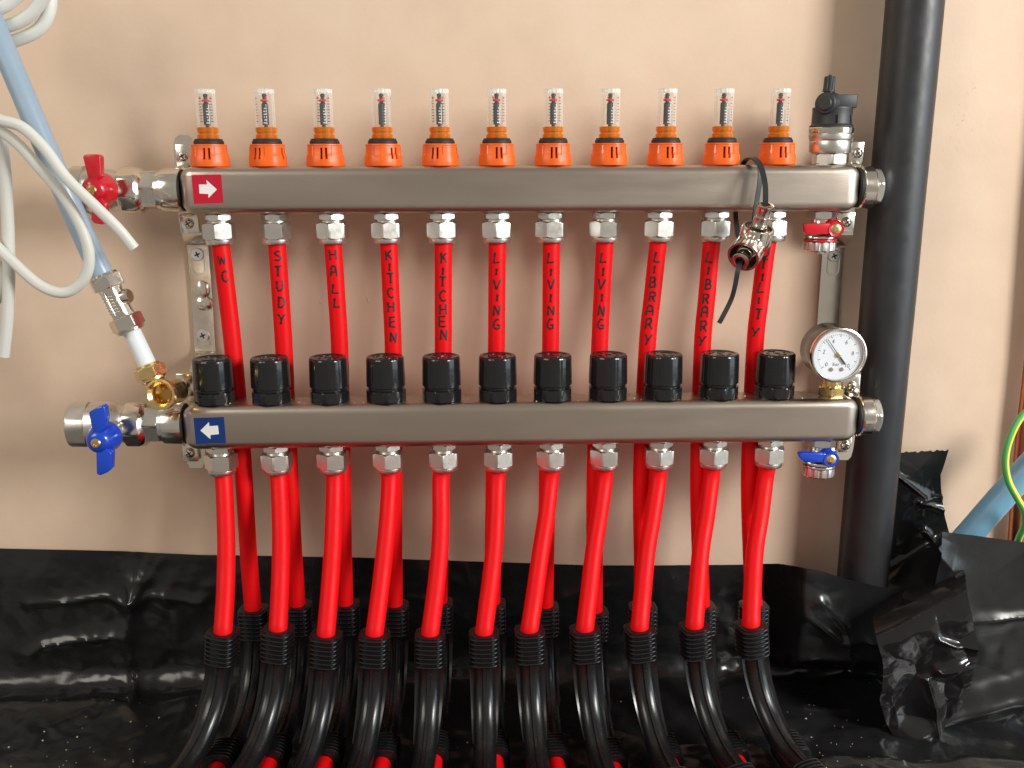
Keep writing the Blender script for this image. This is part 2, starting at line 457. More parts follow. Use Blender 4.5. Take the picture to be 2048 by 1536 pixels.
solo('tape_strip', px_patch(([(1786, 905), (1780, 960), (1772, 1060), (1762, 1170), (1745, 1240), (1765, 1330), (1760, 1400), (1775, 1450), (1800, 1500)],
      [(1896, 899), (1881, 950), (1886, 1025), (1900, 1075), (1930, 1150), (1945, 1260), (1946, 1320), (1930, 1400), (1850, 1500)]), -0.010, -0.125, 110, 260,
      strip_relief, 5, True), 'tape', 'wrinkled glossy black tape strip stuck up the wall right of the upright pipe', 'tape', angle=80)
solo('tape_scrap', px_patch(([(1850, 1272), (1815, 1300), (1828, 1330), (1845, 1365), (1868, 1396)],
      [(1940, 1262), (1947, 1300), (1947, 1330), (1928, 1370), (1908, 1398)]), -0.112, -0.125, 50, 50, crump(26, 0.007, 3), 2),
      'black_matt', 'dull crumpled scrap of dark tape with a ragged lower edge', 'tape', angle=80)

# ------------------------------------------------------------------ manifold bars
YU, YL = -0.055, -0.085
BH, BD, BR = 0.0405, 0.040, 0.008
ZTU = at(1024, 331, YU-0.02).z
ZTL = at(1024, 807, YL-0.02).z
ZCU, ZCL = ZTU-BH/2, ZTL-BH/2
def rrect(h, d, r_, inset=0.0, n=7):
    h, d, r_ = h/2-inset, d/2-inset, max(0.0015, r_-inset*0.6)
    pts = []
    for cx, cz, a0 in ((d-r_, h-r_, 0), (-(d-r_), h-r_, 90), (-(d-r_), -(h-r_), 180), (d-r_, -(h-r_), 270)):
        for k in range(n+1):
            a = R(a0+90*k/n); pts.append((cx+r_*math.cos(a), cz+r_*math.sin(a)))
    return pts
def bar(x0, x1, y, zc):
    mb = MB(); rows = []
    er = 0.0145
    sec = [(er*(1-math.sin(R(a))), er*(1-math.cos(R(a)))) for a in range(90, -1, -10)]   # (inset, distance from end)... quarter round
    ends = [(er*(1-math.cos(R(a))), er*(1-math.sin(R(a)))) for a in range(0, 91, 9)]
    ends = [(i_, d_) for d_, i_ in ends]                                                # (inset, dist)
    st = [(x0+d_, i_) for i_, d_ in ends] + [(x0+(x1-x0)*k/40, 0) for k in range(2, 39)] + [(x1-d_, i_) for i_, d_ in reversed(ends)]
    for x, ins in st:
        rows.append([Vector((x, y+a, zc+b)) for a, b in rrect(BH, BD, BR, ins)])
    return mb.grid(rows, True, True, True)
def union_end(mb_list, x, y, zc, sgn): pass

def manifold(y, zc, pxl, pxr, pym, pxplug, label):
    xl, xr = at(pxl, pym, y).x, at(pxr, pym, y).x
    t = thing('manifold', label, 'manifold', (0.5*(xl+xr), y, zc-BH/2), 'underfloor heating manifolds')
    part('bar', bar(xl, xr, y, zc), 'steel', t)
    for sg, xe in ((-1, xl), (1, xr)):
        mx = frame((xe, y, zc), (sg, 0, 0), (0, 0, 1))
        part('seal', MB().lathe([(0.0165, -0.001), (0.0178, 0.0), (0.0178, 0.0022), (0.0165, 0.0030)], mx), 'rubber', t)
    # right hand end plug
    mx = frame((xr, y, zc), (1, 0, 0), (0, 0, 1))
    part('end_cap', MB().lathe([(0.014, 0.001), (0.0182, 0.0026), (0.0190, 0.0036), (0.0190, 0.0125), (0.0178, 0.0138), (0.0165, 0.0140), (0.0165, 0.0150), (0.014, 0.0152)], mx), 'nickel', t)
    mb = MB(); hex_nut(mb, mx, 0.0146, 0.0212, 0.0148, 0.0015, 0.3)
    part('plug', mb, 'satin', t)
    return t, xl, xr
tu, XLU, XRU = manifold(YU, ZCU, 366, 1710, 378, 1740, 'upper steel manifold bar with a red arrow sticker')
tl, XLL, XRL = manifold(YL, ZCL, 372, 1706, 850, 1740, 'lower steel manifold bar with a blue arrow sticker')

def quad_on(y, pts): return [(at(a, b, y).x, at(a, b, y).z) for a, b in pts]
def sticker(parent, y, quad, arrow, m):
    FY = frame((0, y, 0), (0, -1, 0), (1, 0, 0))
    def loc(pts): # local XY of FY: x = world x ; y = z x x
        return [((FY.inverted() @ Vector((x, y, z))).x, (FY.inverted() @ Vector((x, y, z))).y) for x, z in pts]
    s = part('sticker', MB().prism(loc(quad_on(y, quad)), -0.0001, 0.0002, FY, 0), m, parent, smooth=False)
    part('arrow', MB().prism(loc(quad_on(y, arrow)), 0.0002, 0.0003, FY, 0), 'white', s, smooth=False)
sticker(tu, YU-BD/2, [(383, 350), (442, 349), (447, 406), (388, 408)],
        [(398, 369), (414, 369), (413, 360), (434, 379), (417, 396), (417, 388), (399, 387)], 'sticker_red')
sticker(tl, YL-BD/2, [(387, 836), (448, 834), (452, 886), (392, 888)],
        [(401, 861), (418, 844), (419, 852), (436, 851), (438, 868), (421, 870), (421, 878)], 'sticker_blue')

# ------------------------------------------------------------------ flow meters
def flow_meter():
    t = thing('flow_meter', 'x', 'flow meter', (0, 0, 0), 'flow meters along the upper manifold')
    slots = [(-0.30, -0.23), (-0.02, 0.05), (1.35, 1.42), (1.66, 1.73), (3.1, 3.17), (3.4, 3.47)]
    slots = [(a-PI/2, b-PI/2) for a, b in slots]
    def rf(a, r_, z):
        k = math.cos(8*a)
        f = r_*(1+0.010*k)
        aa = (a+PI) % (2*PI) - PI
        if 0.0062 < z < 0.0155:
            for s0, s1 in slots:
                c = (s0+s1)/2; dd = abs((aa-c+PI) % (2*PI)-PI)
                if dd < 0.052: f -= 0.0030
        # raised square panels on the upper half
        if 0.0095 < z < 0.0172 and abs(((aa-0.55+PI/2+PI) % (2*PI))-PI) < 0.24: f += 0.0007
        if 0.0095 < z < 0.0172 and abs(((aa+1.05+PI/2+PI) % (2*PI))-PI) < 0.22: f += 0.0007
        return f
    prof = [(0.0150, 0.0), (0.0163, 0.0004), (0.0165, 0.0015), (0.0164, 0.006), (0.0163, 0.0063), (0.0162, 0.0085), (0.0154, 0.0102), (0.0152, 0.0106), (0.0149, 0.0153), (0.0149, 0.0157),
            (0.0148, 0.0170), (0.0148, 0.0174), (0.0151, 0.0178), (0.0150, 0.0186), (0.0142, 0.0190), (0.0120, 0.0190)]
    part('cap', MB().lathe(prof, n=180, rf=rf), 'orange', t, angle=30)
    sl = MB()
    for s0, s1 in slots:
        c = (s0+s1)/2
        mx = Matrix.Rotation(c, 4, 'Z')
        sl.box((0.0131, 0, 0.0108), (0.0006, 0.0012, 0.0084), 0, mx)
    part('slot', sl, 'rubber', t, kind=None)  # black patches on the slot floors, painted in for the shade of open holes
    part('gasket', MB().lathe([(0.0128, 0.0189), (0.0129, 0.0200), (0.0128, 0.0212), (0.0120, 0.0222), (0.0116, 0.0234), (0.0095, 0.0236)]), 'rubber', t)
    part('base_ring', MB().lathe([(0.0091, 0.0234), (0.0094, 0.0240), (0.0094, 0.0268), (0.0084, 0.0272), (0.0084, 0.0288), (0.0092, 0.0292), (0.0092, 0.0326), (0.0088, 0.0331), (0.0070, 0.0331)], n=40), 'amber', t)
    tube = part('sight_tube', MB().lathe([(0.0080, 0.0330), (0.0081, 0.0335), (0.0081, 0.0640), (0.0078, 0.0646), (0.0068, 0.0646), (0.0066, 0.0605), (0.0066, 0.0340)], n=40, cap0=False, cap1=False,
                 rf=lambda a, r_, z: r_*(1+(0.02*math.cos(14*a) if z > 0.058 else 0))), 'clear', t)
    part('tube_rim', MB().lathe([(0.0082, 0.0612), (0.00825, 0.0640), (0.0079, 0.0648), (0.0068, 0.0648), (0.0064, 0.0620), (0.0064, 0.0606)], n=84, cap0=False, cap1=False, rf=lambda a, r_, z: r_*(1+0.03*math.cos(14*a))), 'rim', t)
    ticks = MB(); red = MB()
    for k in range(9):
        z = 0.0375+0.0024*k
        for a0 in (-2.15, -1.02):
            wdt = 0.34 if k % 2 == 0 else 0.22
            rows = []
            for e in range(4):
                a = a0-wdt/2+wdt*e/3
                rows.append([Vector((0.00818*math.cos(a), 0.00818*math.sin(a), z)), Vector((0.00818*math.cos(a), 0.00818*math.sin(a), z+0.00060))])
            ticks.grid(rows, False)
    for a0 in (-2.2, -1.0):
        rows = []
        for e in range(3):
            a = a0-0.05+0.1*e/2
            rows.append([Vector((0.00818*math.cos(a), 0.00818*math.sin(a), 0.0560)), Vector((0.00818*math.cos(a), 0.00818*math.sin(a), 0.0584))])
        red.grid(rows, False)
    part('scale', ticks, 'print', tube, smooth=False)
    part('top_figure', red, 'red_print', tube, smooth=False)
    sp = part('spindle', MB().lathe([(0.0016, 0.0236), (0.0016, 0.035), (0.0029, 0.0352), (0.0029, 0.0525), (0.0016, 0.054), (0.0016, 0.0585), (0.0021, 0.059), (0.0018, 0.0607), (0.0006, 0.0615)], n=20), 'black_matt', t)
    part('float_disc', MB().lathe([(0.0018, 0.0545), (0.0034, 0.0548), (0.0034, 0.0562), (0.0018, 0.0566)], n=24), 'red_print', sp)
    wh = MB()
    for k in range(6):
        wh.box((-0.00005+0.0004*(k % 2), -0.00296, 0.0368+0.0024*k), (0.0022-0.0006*(k % 3), 0.0002, 0.0008), 0, Matrix.Rotation(0.22, 4, 'Z'))
    wh.box((0.0016, -0.00265, 0.0440), (0.0006, 0.0002, 0.0165), 0, Matrix.Rotation(0.22, 4, 'Z'))
    part('lettering', wh, 'white', sp, smooth=False)
    return t
ROOMS = ['WC', 'STUDY', 'HALL', 'KITCHEN', 'KITCHEN', 'LIVING', 'LIVING', 'LIVING', 'LIBRARY', 'LIBRARY', 'UTILITY']
NAMED = ['the WC pipe', 'the STUDY pipe', 'the HALL pipe', 'the left KITCHEN pipe', 'the right KITCHEN pipe', 'the left LIVING pipe',
         'the middle LIVING pipe', 'the right LIVING pipe', 'the left LIBRARY pipe', 'the right LIBRARY pipe', 'the UTILITY pipe']
CAPX = [421, 537, 651.5, 767, 881, 994, 1106, 1218, 1330, 1441.7, 1553]
CAPROT = [0.25, -0.25, 0.22, 0.9, -0.12, 0.25, 0.12, 0.30, 0.22, 0.20, 0.18]
fm0 = flow_meter()
for i, px in enumerate(CAPX):
    p = at(px, 331, YU); p.z = ZTU-0.0002
    lab = 'clear flow meter in an orange cap on the upper bar above ' + NAMED[i]
    if i == 0: fm0.location = p; fm0.rotation_euler = (0, 0, CAPROT[0]); fm0['label'] = lab
    else: dup(fm0, p, CAPROT[i], lab)

# ------------------------------------------------------------------ black valve caps on the lower bar
def valve_cap():
    t = thing('valve_cap', 'x', 'valve cap', (0, 0, 0), 'black valve caps along the lower manifold')
    part('base_nut', MB().lathe([(0.0150, 0.0), (0.0168, 0.0003), (0.0172, 0.0012), (0.0172, 0.0092), (0.0166, 0.0100), (0.0150, 0.0103)], n=120, rf=lambda a, r_, z: 1.03*hexr(0.0164, 8, 0.2)(a, r_, z)), 'black', t, angle=25)
    def flute(a, r_, z):
        k = abs(math.sin(a*7.5))
        f = 1-0.013*max(0, 1-k*2.0) if 0.014 < z < 0.0392 else 1
        return r_*f*1.045
    part('knob', MB().lathe([(0.0148, 0.0100), (0.0152, 0.0112), (0.0152, 0.0128), (0.0166, 0.0136), (0.0166, 0.0145), (0.01655, 0.0200), (0.0163, 0.0300), (0.0161, 0.0375), (0.0158, 0.0389), (0.0150, 0.0398), (0.0140, 0.0400), (0.0125, 0.0397), (0.0120, 0.0392), (0.004, 0.0392)], n=120, rf=flute), 'black', t, angle=32)
    ar = MB()
    for a0, a1 in ((0.3, 2.4), (3.5, 5.5)):
        pts = [Vector((0.0085*math.cos(a0+(a1-a0)*k/12), 0.0085*math.sin(a0+(a1-a0)*k/12), 0.0393)) for k in range(13)]
        ar.ribbon(pts, Vector((0, 0, 1)), 0.0008, 0.0010)
        e = pts[-1]
        ar.box((0, 0, 0), (0.0022, 0.0022, 0.0008), 0.0002, T(e) @ Matrix.Rotation(a1+0.785, 4, 'Z'))
    ar.box((0, 0, 0.0393), (0.0016, 0.006, 0.0008), 0.0002)
    part('turn_mark', ar, 'black', t)
    return t
VX = [430, 544, 660, 773, 884, 995.5, 1105, 1215, 1324.5, 1436, 1547]
PLACE = ['first from the left', 'second from the left', 'third from the left', 'fourth from the left', 'fifth from the left', 'middle one',
         'fifth from the right', 'fourth from the right', 'third from the right', 'second from the right', 'first from the right']
vc0 = valve_cap()
for i, px in enumerate(VX):
    p = at(px, 800, YL); p.z = ZTL-0.0002
    lab = 'round black valve cap on the lower bar, ' + PLACE[i] + ' in its row'
    rz = [0.0, 0.42, 1.3, 0.7, 2.0, 0.25, 0.9, 1.7, 0.1, 0.55, 1.1][i]
    if i == 0: vc0.location = p; vc0.rotation_euler = (0, 0, rz); vc0['label'] = lab
    else: dup(vc0, p, rz, lab)

# ------------------------------------------------------------------ stroke lettering
GL = {'W': [[(0, 1), (.22, 0), (.5, .75), (.78, 0), (1, 1)]], 'C': [[(.95, .85), (.6, 1), (.2, .85), (.05, .5), (.2, .12), (.55, 0), (.95, .15)]],
      'S': [[(.9, .9), (.5, 1), (.15, .85), (.15, .65), (.5, .52), (.85, .38), (.85, .12), (.45, 0), (.08, .1)]], 'T': [[(0, 1), (1, .97)], [(.5, .98), (.46, 0)]],
      'U': [[(.08, 1), (.08, .3), (.3, .03), (.6, .03), (.88, .3), (.92, 1)]], 'D': [[(.12, 1), (.1, 0), (.6, .06), (.95, .4), (.85, .8), (.5, 1), (.05, 1)]],
      'Y': [[(0, 1), (.45, .48)], [(1, 1), (.45, .45), (.25, 0)]], 'H': [[(.08, 1), (.08, 0)], [(.92, 1), (.92, 0)], [(.05, .52), (.95, .5)]],
      'A': [[(0, 0), (.12, .75), (.4, 1), (.75, .9), (.92, 0)], [(.08, .42), (.9, .45)]], 'L': [[(.3, 1), (.1, 0), (.95, .05)]],
      'K': [[(.15, 1), (.15, 0)], [(.95, 1), (.15, .45)], [(.4, .6), (1, 0)]], 'I': [[(.52, 1), (.48, 0)]],
      'E': [[(.95, 1), (.1, 1), (.1, 0), (.95, .02)], [(.1, .52), (.8, .54)]], 'N': [[(.08, 0), (.15, 1), (.85, 0), (.92, 1)]],
      'V': [[(0, 1), (.4, 0), (1, 1)]], 'G': [[(.85, .95), (.45, 1), (.1, .7), (.05, .25), (.4, 0), (.85, .1), (.85, .42), (.5, .42), (1.05, .45)]],
      'B': [[(.15, 0), (.15, 1), (.65, 1), (.8, .78), (.6, .56), (.15, .54)], [(.6, .56), (.92, .3), (.75, .03), (.1, 0)]],
      'R': [[(.1, 0), (.12, 1), (.7, 1), (.85, .75), (.6, .52), (.12, .5)], [(.45, .5), (.95, 0)]],
      '0': [[(.5, 1), (.1, .75), (.1, .25), (.5, 0), (.9, .25), (.9, .75), (.5, 1)]], '1': [[(.2, .8), (.55, 1), (.55, 0)]],
      '2': [[(.1, .8), (.4, 1), (.85, .85), (.8, .6), (.1, 0), (.95, 0)]], '4': [[(.7, 0), (.7, 1), (.05, .3), (.95, .3)]],
      '6': [[(.8, .95), (.35, .8), (.1, .35), (.3, 0), (.75, .05), (.88, .35), (.6, .55), (.15, .4)]],
      '8': [[(.5, 1), (.15, .8), (.3, .55), (.75, .5), (.9, .2), (.5, 0), (.1, .2), (.25, .5), (.75, .58), (.85, .8), (.5, 1)]],
      'b': [[(.15, 1), (.15, 0), (.6, 0), (.85, .3), (.6, .6), (.15, .5)]], 'a': [[(.8, .6), (.3, .6), (.1, .3), (.3, 0), (.75, .1)], [(.82, .62), (.82, 0)]], 'r': [[(.2, .6), (.2, 0)], [(.2, .4), (.5, .62), (.8, .55)]]}
def strokes(mb, ch, fn, wid, jit=0.0, per=6):
    """fn(lx, ly) -> world point; wid in letter units along both axes as a fraction"""
    for st in GL[ch]:
        st = [(x+random.uniform(-jit, jit), y+random.uniform(-jit, jit)) for x, y in st]
        fine = []
        for a, b in zip(st, st[1:]):
            for k in range(per): fine.append((a[0]+(b[0]-a[0])*k/per, a[1]+(b[1]-a[1])*k/per))
        fine.append(st[-1])
        rows = []
        for i, (x, y) in enumerate(fine):
            a, b = fine[max(i-1, 0)], fine[min(i+1, len(fine)-1)]
            dx, dy = (b[0]-a[0])*0.62, b[1]-a[1]; L = math.hypot(dx, dy) or 1
            nx_, ny_ = -dy/L*wid/0.62, dx/L*wid
            wv = 1.0+0.25*math.sin(i*1.3)*(1 if jit else 0)
            rows.append([fn(x+nx_*q*wv, y+ny_*q*wv) for q in (-0.5, -0.17, 0.17, 0.5)])
        mb.grid(rows, False)

# ------------------------------------------------------------------ red pipes with their nuts
PR = 0.0079
COLLAR, BENDR = 0.029, 0.066
YR, YF = -0.088, -0.160            # vertical planes of the rear and front bends
def nut_parts(t, x, y, ztop, rot):
    mx = T((x, y, ztop)) @ DN
    mb = MB(); hex_nut(mb, mx, 0.0002, 0.0062, 0.0108, 0.0012, rot*1.7+0.4)
    mb.lathe([(0.0098, 0.006), (0.0098, 0.0085)], mx, 32)
    part('adapter', mb, 'satin', t, angle=25)
    mb = MB(); hex_nut(mb, mx, 0.0078, 0.0226, 0.0128, 0.0016, rot)
    part('compression_nut', mb, 'satin', t, angle=25)
    part('nut_ring', MB().lathe([(0.0118, 0.0222), (0.0124, 0.0229), (0.0124, 0.0256), (0.0116, 0.0268), (0.0085, 0.0270)], mx), 'satin', t)
def fan(p, row): return p.x/0.27*(0.09 if row == 'rear' else 0.26)
def lean(p, row): return -p.x/0.27*(0.03 if row == 'rear' else 0.14)
def tail(p, row, r_=BENDR):
    """points of the pipe inside the bend and out along the floor, from collar top p"""
    out = [p - Vector((0, 0, COLLAR*k/3)) for k in range(1, 4)]
    c = p - Vector((0, r_, COLLAR))
    for k in range(1, 13):
        a = R(90*k/12); out.append(c + Vector((0, r_*math.cos(a), -r_*math.sin(a))))
    e = out[-1]
    for k in range(1, 5): out.append(e - Vector((0, 0.05*k, 0)))
    f = fan(p, row); rot = Matrix.Rotation(f, 3, 'Z') @ Matrix.Rotation(lean(p, row), 3, 'Y')
    return [p + rot @ (q-p) for q in out]
UP = [([(441, 485), (454, 590), (466.5, 700), (484, 900), (496.5, 1100)], (505.7, 1216)),
      ([(553.7, 485), (561, 590), (568, 700), (577, 900), (587, 1100)], (594, 1208)),
      ([(665.7, 485), (673, 590), (679.4, 700), (684, 900), (687, 1100)], (690, 1206)),
      ([(777.3, 485), (782, 590), (786.6, 700), (788, 900), (788, 1100)], (789, 1208)),
      ([(886.3, 485), (886.4, 590), (886.4, 700), (884, 900), (880, 1100)], (878, 1203)),
      ([(994.4, 485), (993.6, 590), (992.8, 700), (989, 900), (986, 1100)], (984, 1204)),
      ([(1102.6, 485), (1102, 590), (1101, 700), (1096, 900), (1092, 1100)], (1090, 1210)),
      ([(1209.6, 485), (1204, 590), (1199, 700), (1190, 940), (1189, 1100)], (1189, 1220)),
      ([(1316.5, 485), (1305, 590), (1294, 700), (1283, 940), (1284, 1100)], (1286, 1211)),
      ([(1423.3, 485), (1414, 590), (1404.4, 700), (1397, 945), (1400, 1100)], (1403, 1209)),
      ([(1535, 485), (1521, 590), (1509.4, 700), (1499, 940), (1502, 1100)], (1508, 1208))]
LETY = [[519, 552], [511, 542, 571, 604, 637], [509, 541, 576, 604], [510, 533.5, 556, 584.5, 613, 643, 673], [515, 542, 562, 591, 618, 642, 669],
        [514, 543, 568, 594.5, 620, 647], [514, 543, 568, 594.5, 620, 647], [514, 543, 568, 594.5, 620, 647],
        [513.5, 538, 564, 593, 620, 647, 677.5], [513.5, 540, 567.7, 597, 622.6, 652, 680], [504, 527, 554, 575, 600.6, 627.5, 663]]
NROT = [0.02, 0.5, 0.12, 0.18, 0.15, 0.12, 0.36, 0.48, 0.3, 0.18, 0.3]
NXU = [436, 549.5, 663.5, 773.4, 884.3, 993.6, 1102.6, 1211.6, 1320, 1431, 1545]
REAR = []
for i, (pl, col) in enumerate(UP):
    nb = at(NXU[i], 432, YU)
    t = thing('red_pipe', 'red pipe from the upper bar hand lettered ' + ROOMS[i] + {3: ', left of two', 4: ', right of two', 5: ', left of three', 6: ', middle of three', 7: ', right of three', 8: ', left of two', 9: ', right of two'}.get(i, ''),
              'pipe', (nb.x, YU, ZTU-BH), 'lettered red pipes from the upper manifold')
    nut_parts(t, nb.x, YU, ZTU-BH, NROT[i]+0.5)
    zs = at(0, 485, YU).z; pc = at(col[0], col[1], YR)
    pts = [Vector((nb.x, YU, ZTU-BH-0.018))]
    for (px, py) in pl:
        f_ = (py-485)/(col[1]-485); y = YU+(YR-YU)*(f_**1.3); pts.append(at(px, py, y))
    pts.append(pc)
    path = catmull(pts, 10) + tail(pc, 'rear')
    REAR.append(pc)
    mb = MB().sweep(path, PR, 28)
    tube = part('tube', mb, 'red_pipe', t)
    let = MB()
    pr = [proj(q) for q in path]
    for ch, ly in zip(ROOMS[i], LETY[i]):
        k = min(range(len(path)-20), key=lambda q: abs(pr[q][1]-ly))
        q0 = path[k]; q1 = path[k+1] if k+1 < len(path) else path[k]
        # exact position between samples
        if pr[k][1] > ly and k: q0, q1 = path[k-1], path[k]
        s0, s1 = proj(q0)[1], proj(q1)[1]; tt = (ly-s0)/(s1-s0) if s1 != s0 else 0
        c = q0+(q1-q0)*tt; tg = (q1-q0).normalized()
        vw = (CAM-c); vw = (vw - tg*vw.dot(tg)).normalized(); sd = vw.cross(tg).normalized()
        if sd.x < 0: sd = -sd
        H = (0.0070 if ch == 'I' else 0.0092)+random.uniform(-.0006, .0006); W = 0.0066; sx = random.uniform(-.0006, .0008)-0.0003
        def fn(lx, ly_, c=c, tg=tg, vw=vw, sd=sd, H=H, W=W, sx=sx):
            a = ((lx-0.5)*W+sx)/PR
            return c - tg*((ly_-0.5)*H) + (vw*math.cos(a)+sd*math.sin(a))*(PR+0.00018)
        strokes(let, ch, fn, 0.12 if ch == 'W' else 0.17, 0.05)
    part('lettering', let, 'ink', tube, smooth=False)

LOW = [([(447.7, 960), (451, 1030), (452.7, 1100), (451, 1180)], (446, 1262)),
       ([(558, 960), (561, 1030), (562, 1100), (560, 1180)], (556, 1256)),
       ([(669.5, 960), (668, 1030), (665, 1100), (659.5, 1180)], (652, 1267)),
       ([(779.7, 960), (776, 1030), (769.5, 1100), (760.5, 1180)], (749, 1266)),
       ([(881.6, 960), (882, 1030), (879.5, 1100), (871.5, 1180)], (860, 1266)),
       ([(994, 960), (992, 1030), (988, 1100), (979, 1180)], (968, 1264)),
       ([(1100.8, 960), (1093, 1030), (1082, 1100), (1071, 1180)], (1059, 1259)),
       ([(1208.5, 960), (1199, 1030), (1188, 1100), (1179, 1180)], (1170, 1257)),
       ([(1316, 960), (1306, 1030), (1294, 1100), (1286, 1180)], (1279, 1255)),
       ([(1422, 960), (1413, 1030), (1402, 1100), (1395, 1180)], (1389, 1251)),
       ([(1530, 960), (1521, 1030), (1510, 1100), (1505, 1180)], (1502, 1248))]
NXL = [441, 552.7, 665, 776.5, 887, 997, 1103, 1211, 1318.7, 1427.5, 1538.6]
NROTL = [0.35, 0.12, 0.22, 0.15, 0.05, 0.1, 0.25, 0.38, 0.12, 0.2, 0.3]
FRONT = []
for i, (pl, col) in enumerate(LOW):
    nb = at(NXL[i], 900, YL)
    t = thing('red_pipe', 'plain red pipe under the lower bar, ' + PLACE[i] + ' in the front row', 'pipe', (nb.x, YL, ZTL-BH), 'plain red pipes from the lower manifold')
    nut_parts(t, nb.x, YL, ZTL-BH, NROTL[i]+0.5)
    pc = at(col[0], col[1], YF)
    pts = [Vector((nb.x, YL, ZTL-BH-0.018))]
    for (px, py) in pl:
        f_ = (py-950)/(col[1]-950); y = YL+(YF-YL)*(f_**1.1); pts.append(at(px, py, y))
    pts.append(pc)
    path = catmull(pts, 10) + tail(pc, 'front')
    FRONT.append(pc)
    part('tube', MB().sweep(path, PR, 28), 'red_pipe', t)

# ------------------------------------------------------------------ black pipe bends
def bend(height):
    t = thing('pipe_bend', 'x', 'pipe bend', (0, 0, 0), 'x')
    rr = BENDR
    ang = [R(90*k/30) for k in range(31)]
    path = [Vector((0, -rr+rr*math.cos(a), -COLLAR-rr*math.sin(a))) for a in ang]
    path.append(path[-1]+Vector((0, -0.014, 0)))
    def cs(a, base, n=3.2):
        c, s_ = abs(math.cos(a)), abs(math.sin(a))
        return base/((c**n+s_**n)**(1/n))
    def body_r(i, a):
        r_ = cs(a, 0.0098, 2.4)
        # a = 0 -> +X ; inner side of the curve is at a = -90 or +90, ribs on both so that either way one faces the room
        for c0, wd, h in ((PI/2, 0.16, 0.0016), (-PI/2, 0.16, 0.0016)):
            d_ = abs(((a-c0+PI) % (2*PI))-PI)
            if d_ < wd: r_ += h
        return r_
    part('body', MB().sweep(path, body_r, 64), 'bend', t, angle=28)
    # side fins that taper into the curve
    for sg in (-1, 1):
        pts = path[:22]
        mb = MB(); rows = []
        for i, p in enumerate(pts):
            tt = i/21; wv = 0.0104+0.0028*(1-tt)**0.8
            a = ang[i]; inn = Vector((0, -math.cos(a), math.sin(a)))
            th = 0.0007
            b0 = p+Vector((sg*0.0080, 0, 0))+inn*0.003; b1 = p+Vector((sg*wv, 0, 0))+inn*0.004
            rows.append([b0+inn*th, b1+inn*th, b1-inn*th, b0-inn*th])
        part('fin', mb.grid(rows, True, True, True), 'bend', t, angle=28)
    def collar(p0, d, hint):
        """ring stack of length COLLAR from p0 along d"""
        mb = MB(); pts = []; rad = []
        n = 7
        for k in range(n):
            s0 = COLLAR*k/n
            for ds, rr_ in ((0.0, 0.0114), (0.0009, 0.0114), (0.0011, 0.0131), (0.0020, 0.0134), (0.0028, 0.0130), (0.0030, 0.0114)):
                pts.append(p0+d*(s0+ds)); rad.append(rr_)
        pts = [p0+d*0.0]+pts; rad = [0.0095]+rad
        return mb.sweep(pts, lambda i, a: cs(a, rad[i], 3.4), 56, hint)
    part('collar', collar(Vector((0, 0, 0)), Vector((0, 0, -1)), Vector((1, 0, 0))), 'bend', t, angle=28)
    e = path[-1]
    part('collar', collar(e+Vector((0, -COLLAR, 0)), Vector((0, 1, 0)), Vector((1, 0, 0))), 'bend', t, angle=28)
    return t
b0 = bend(0)
first = True
for row, pos, grp in (('rear', REAR, 'rear row of black pipe bends'), ('front', FRONT, 'front row of black pipe bends')):
    for i, p in enumerate(pos):
        if row == 'rear': lab = 'black ribbed bend at the wall holding ' + NAMED[i]
        else: lab = 'black ribbed bend in the front row, ' + PLACE[i]
        rz = fan(p, row)
        if first: o = b0; o.location = p; o['label'] = lab; first = False
        else: o = dup(b0, p, rz, lab)
        o['group'] = grp; o.rotation_euler = (0, lean(p, row), rz)

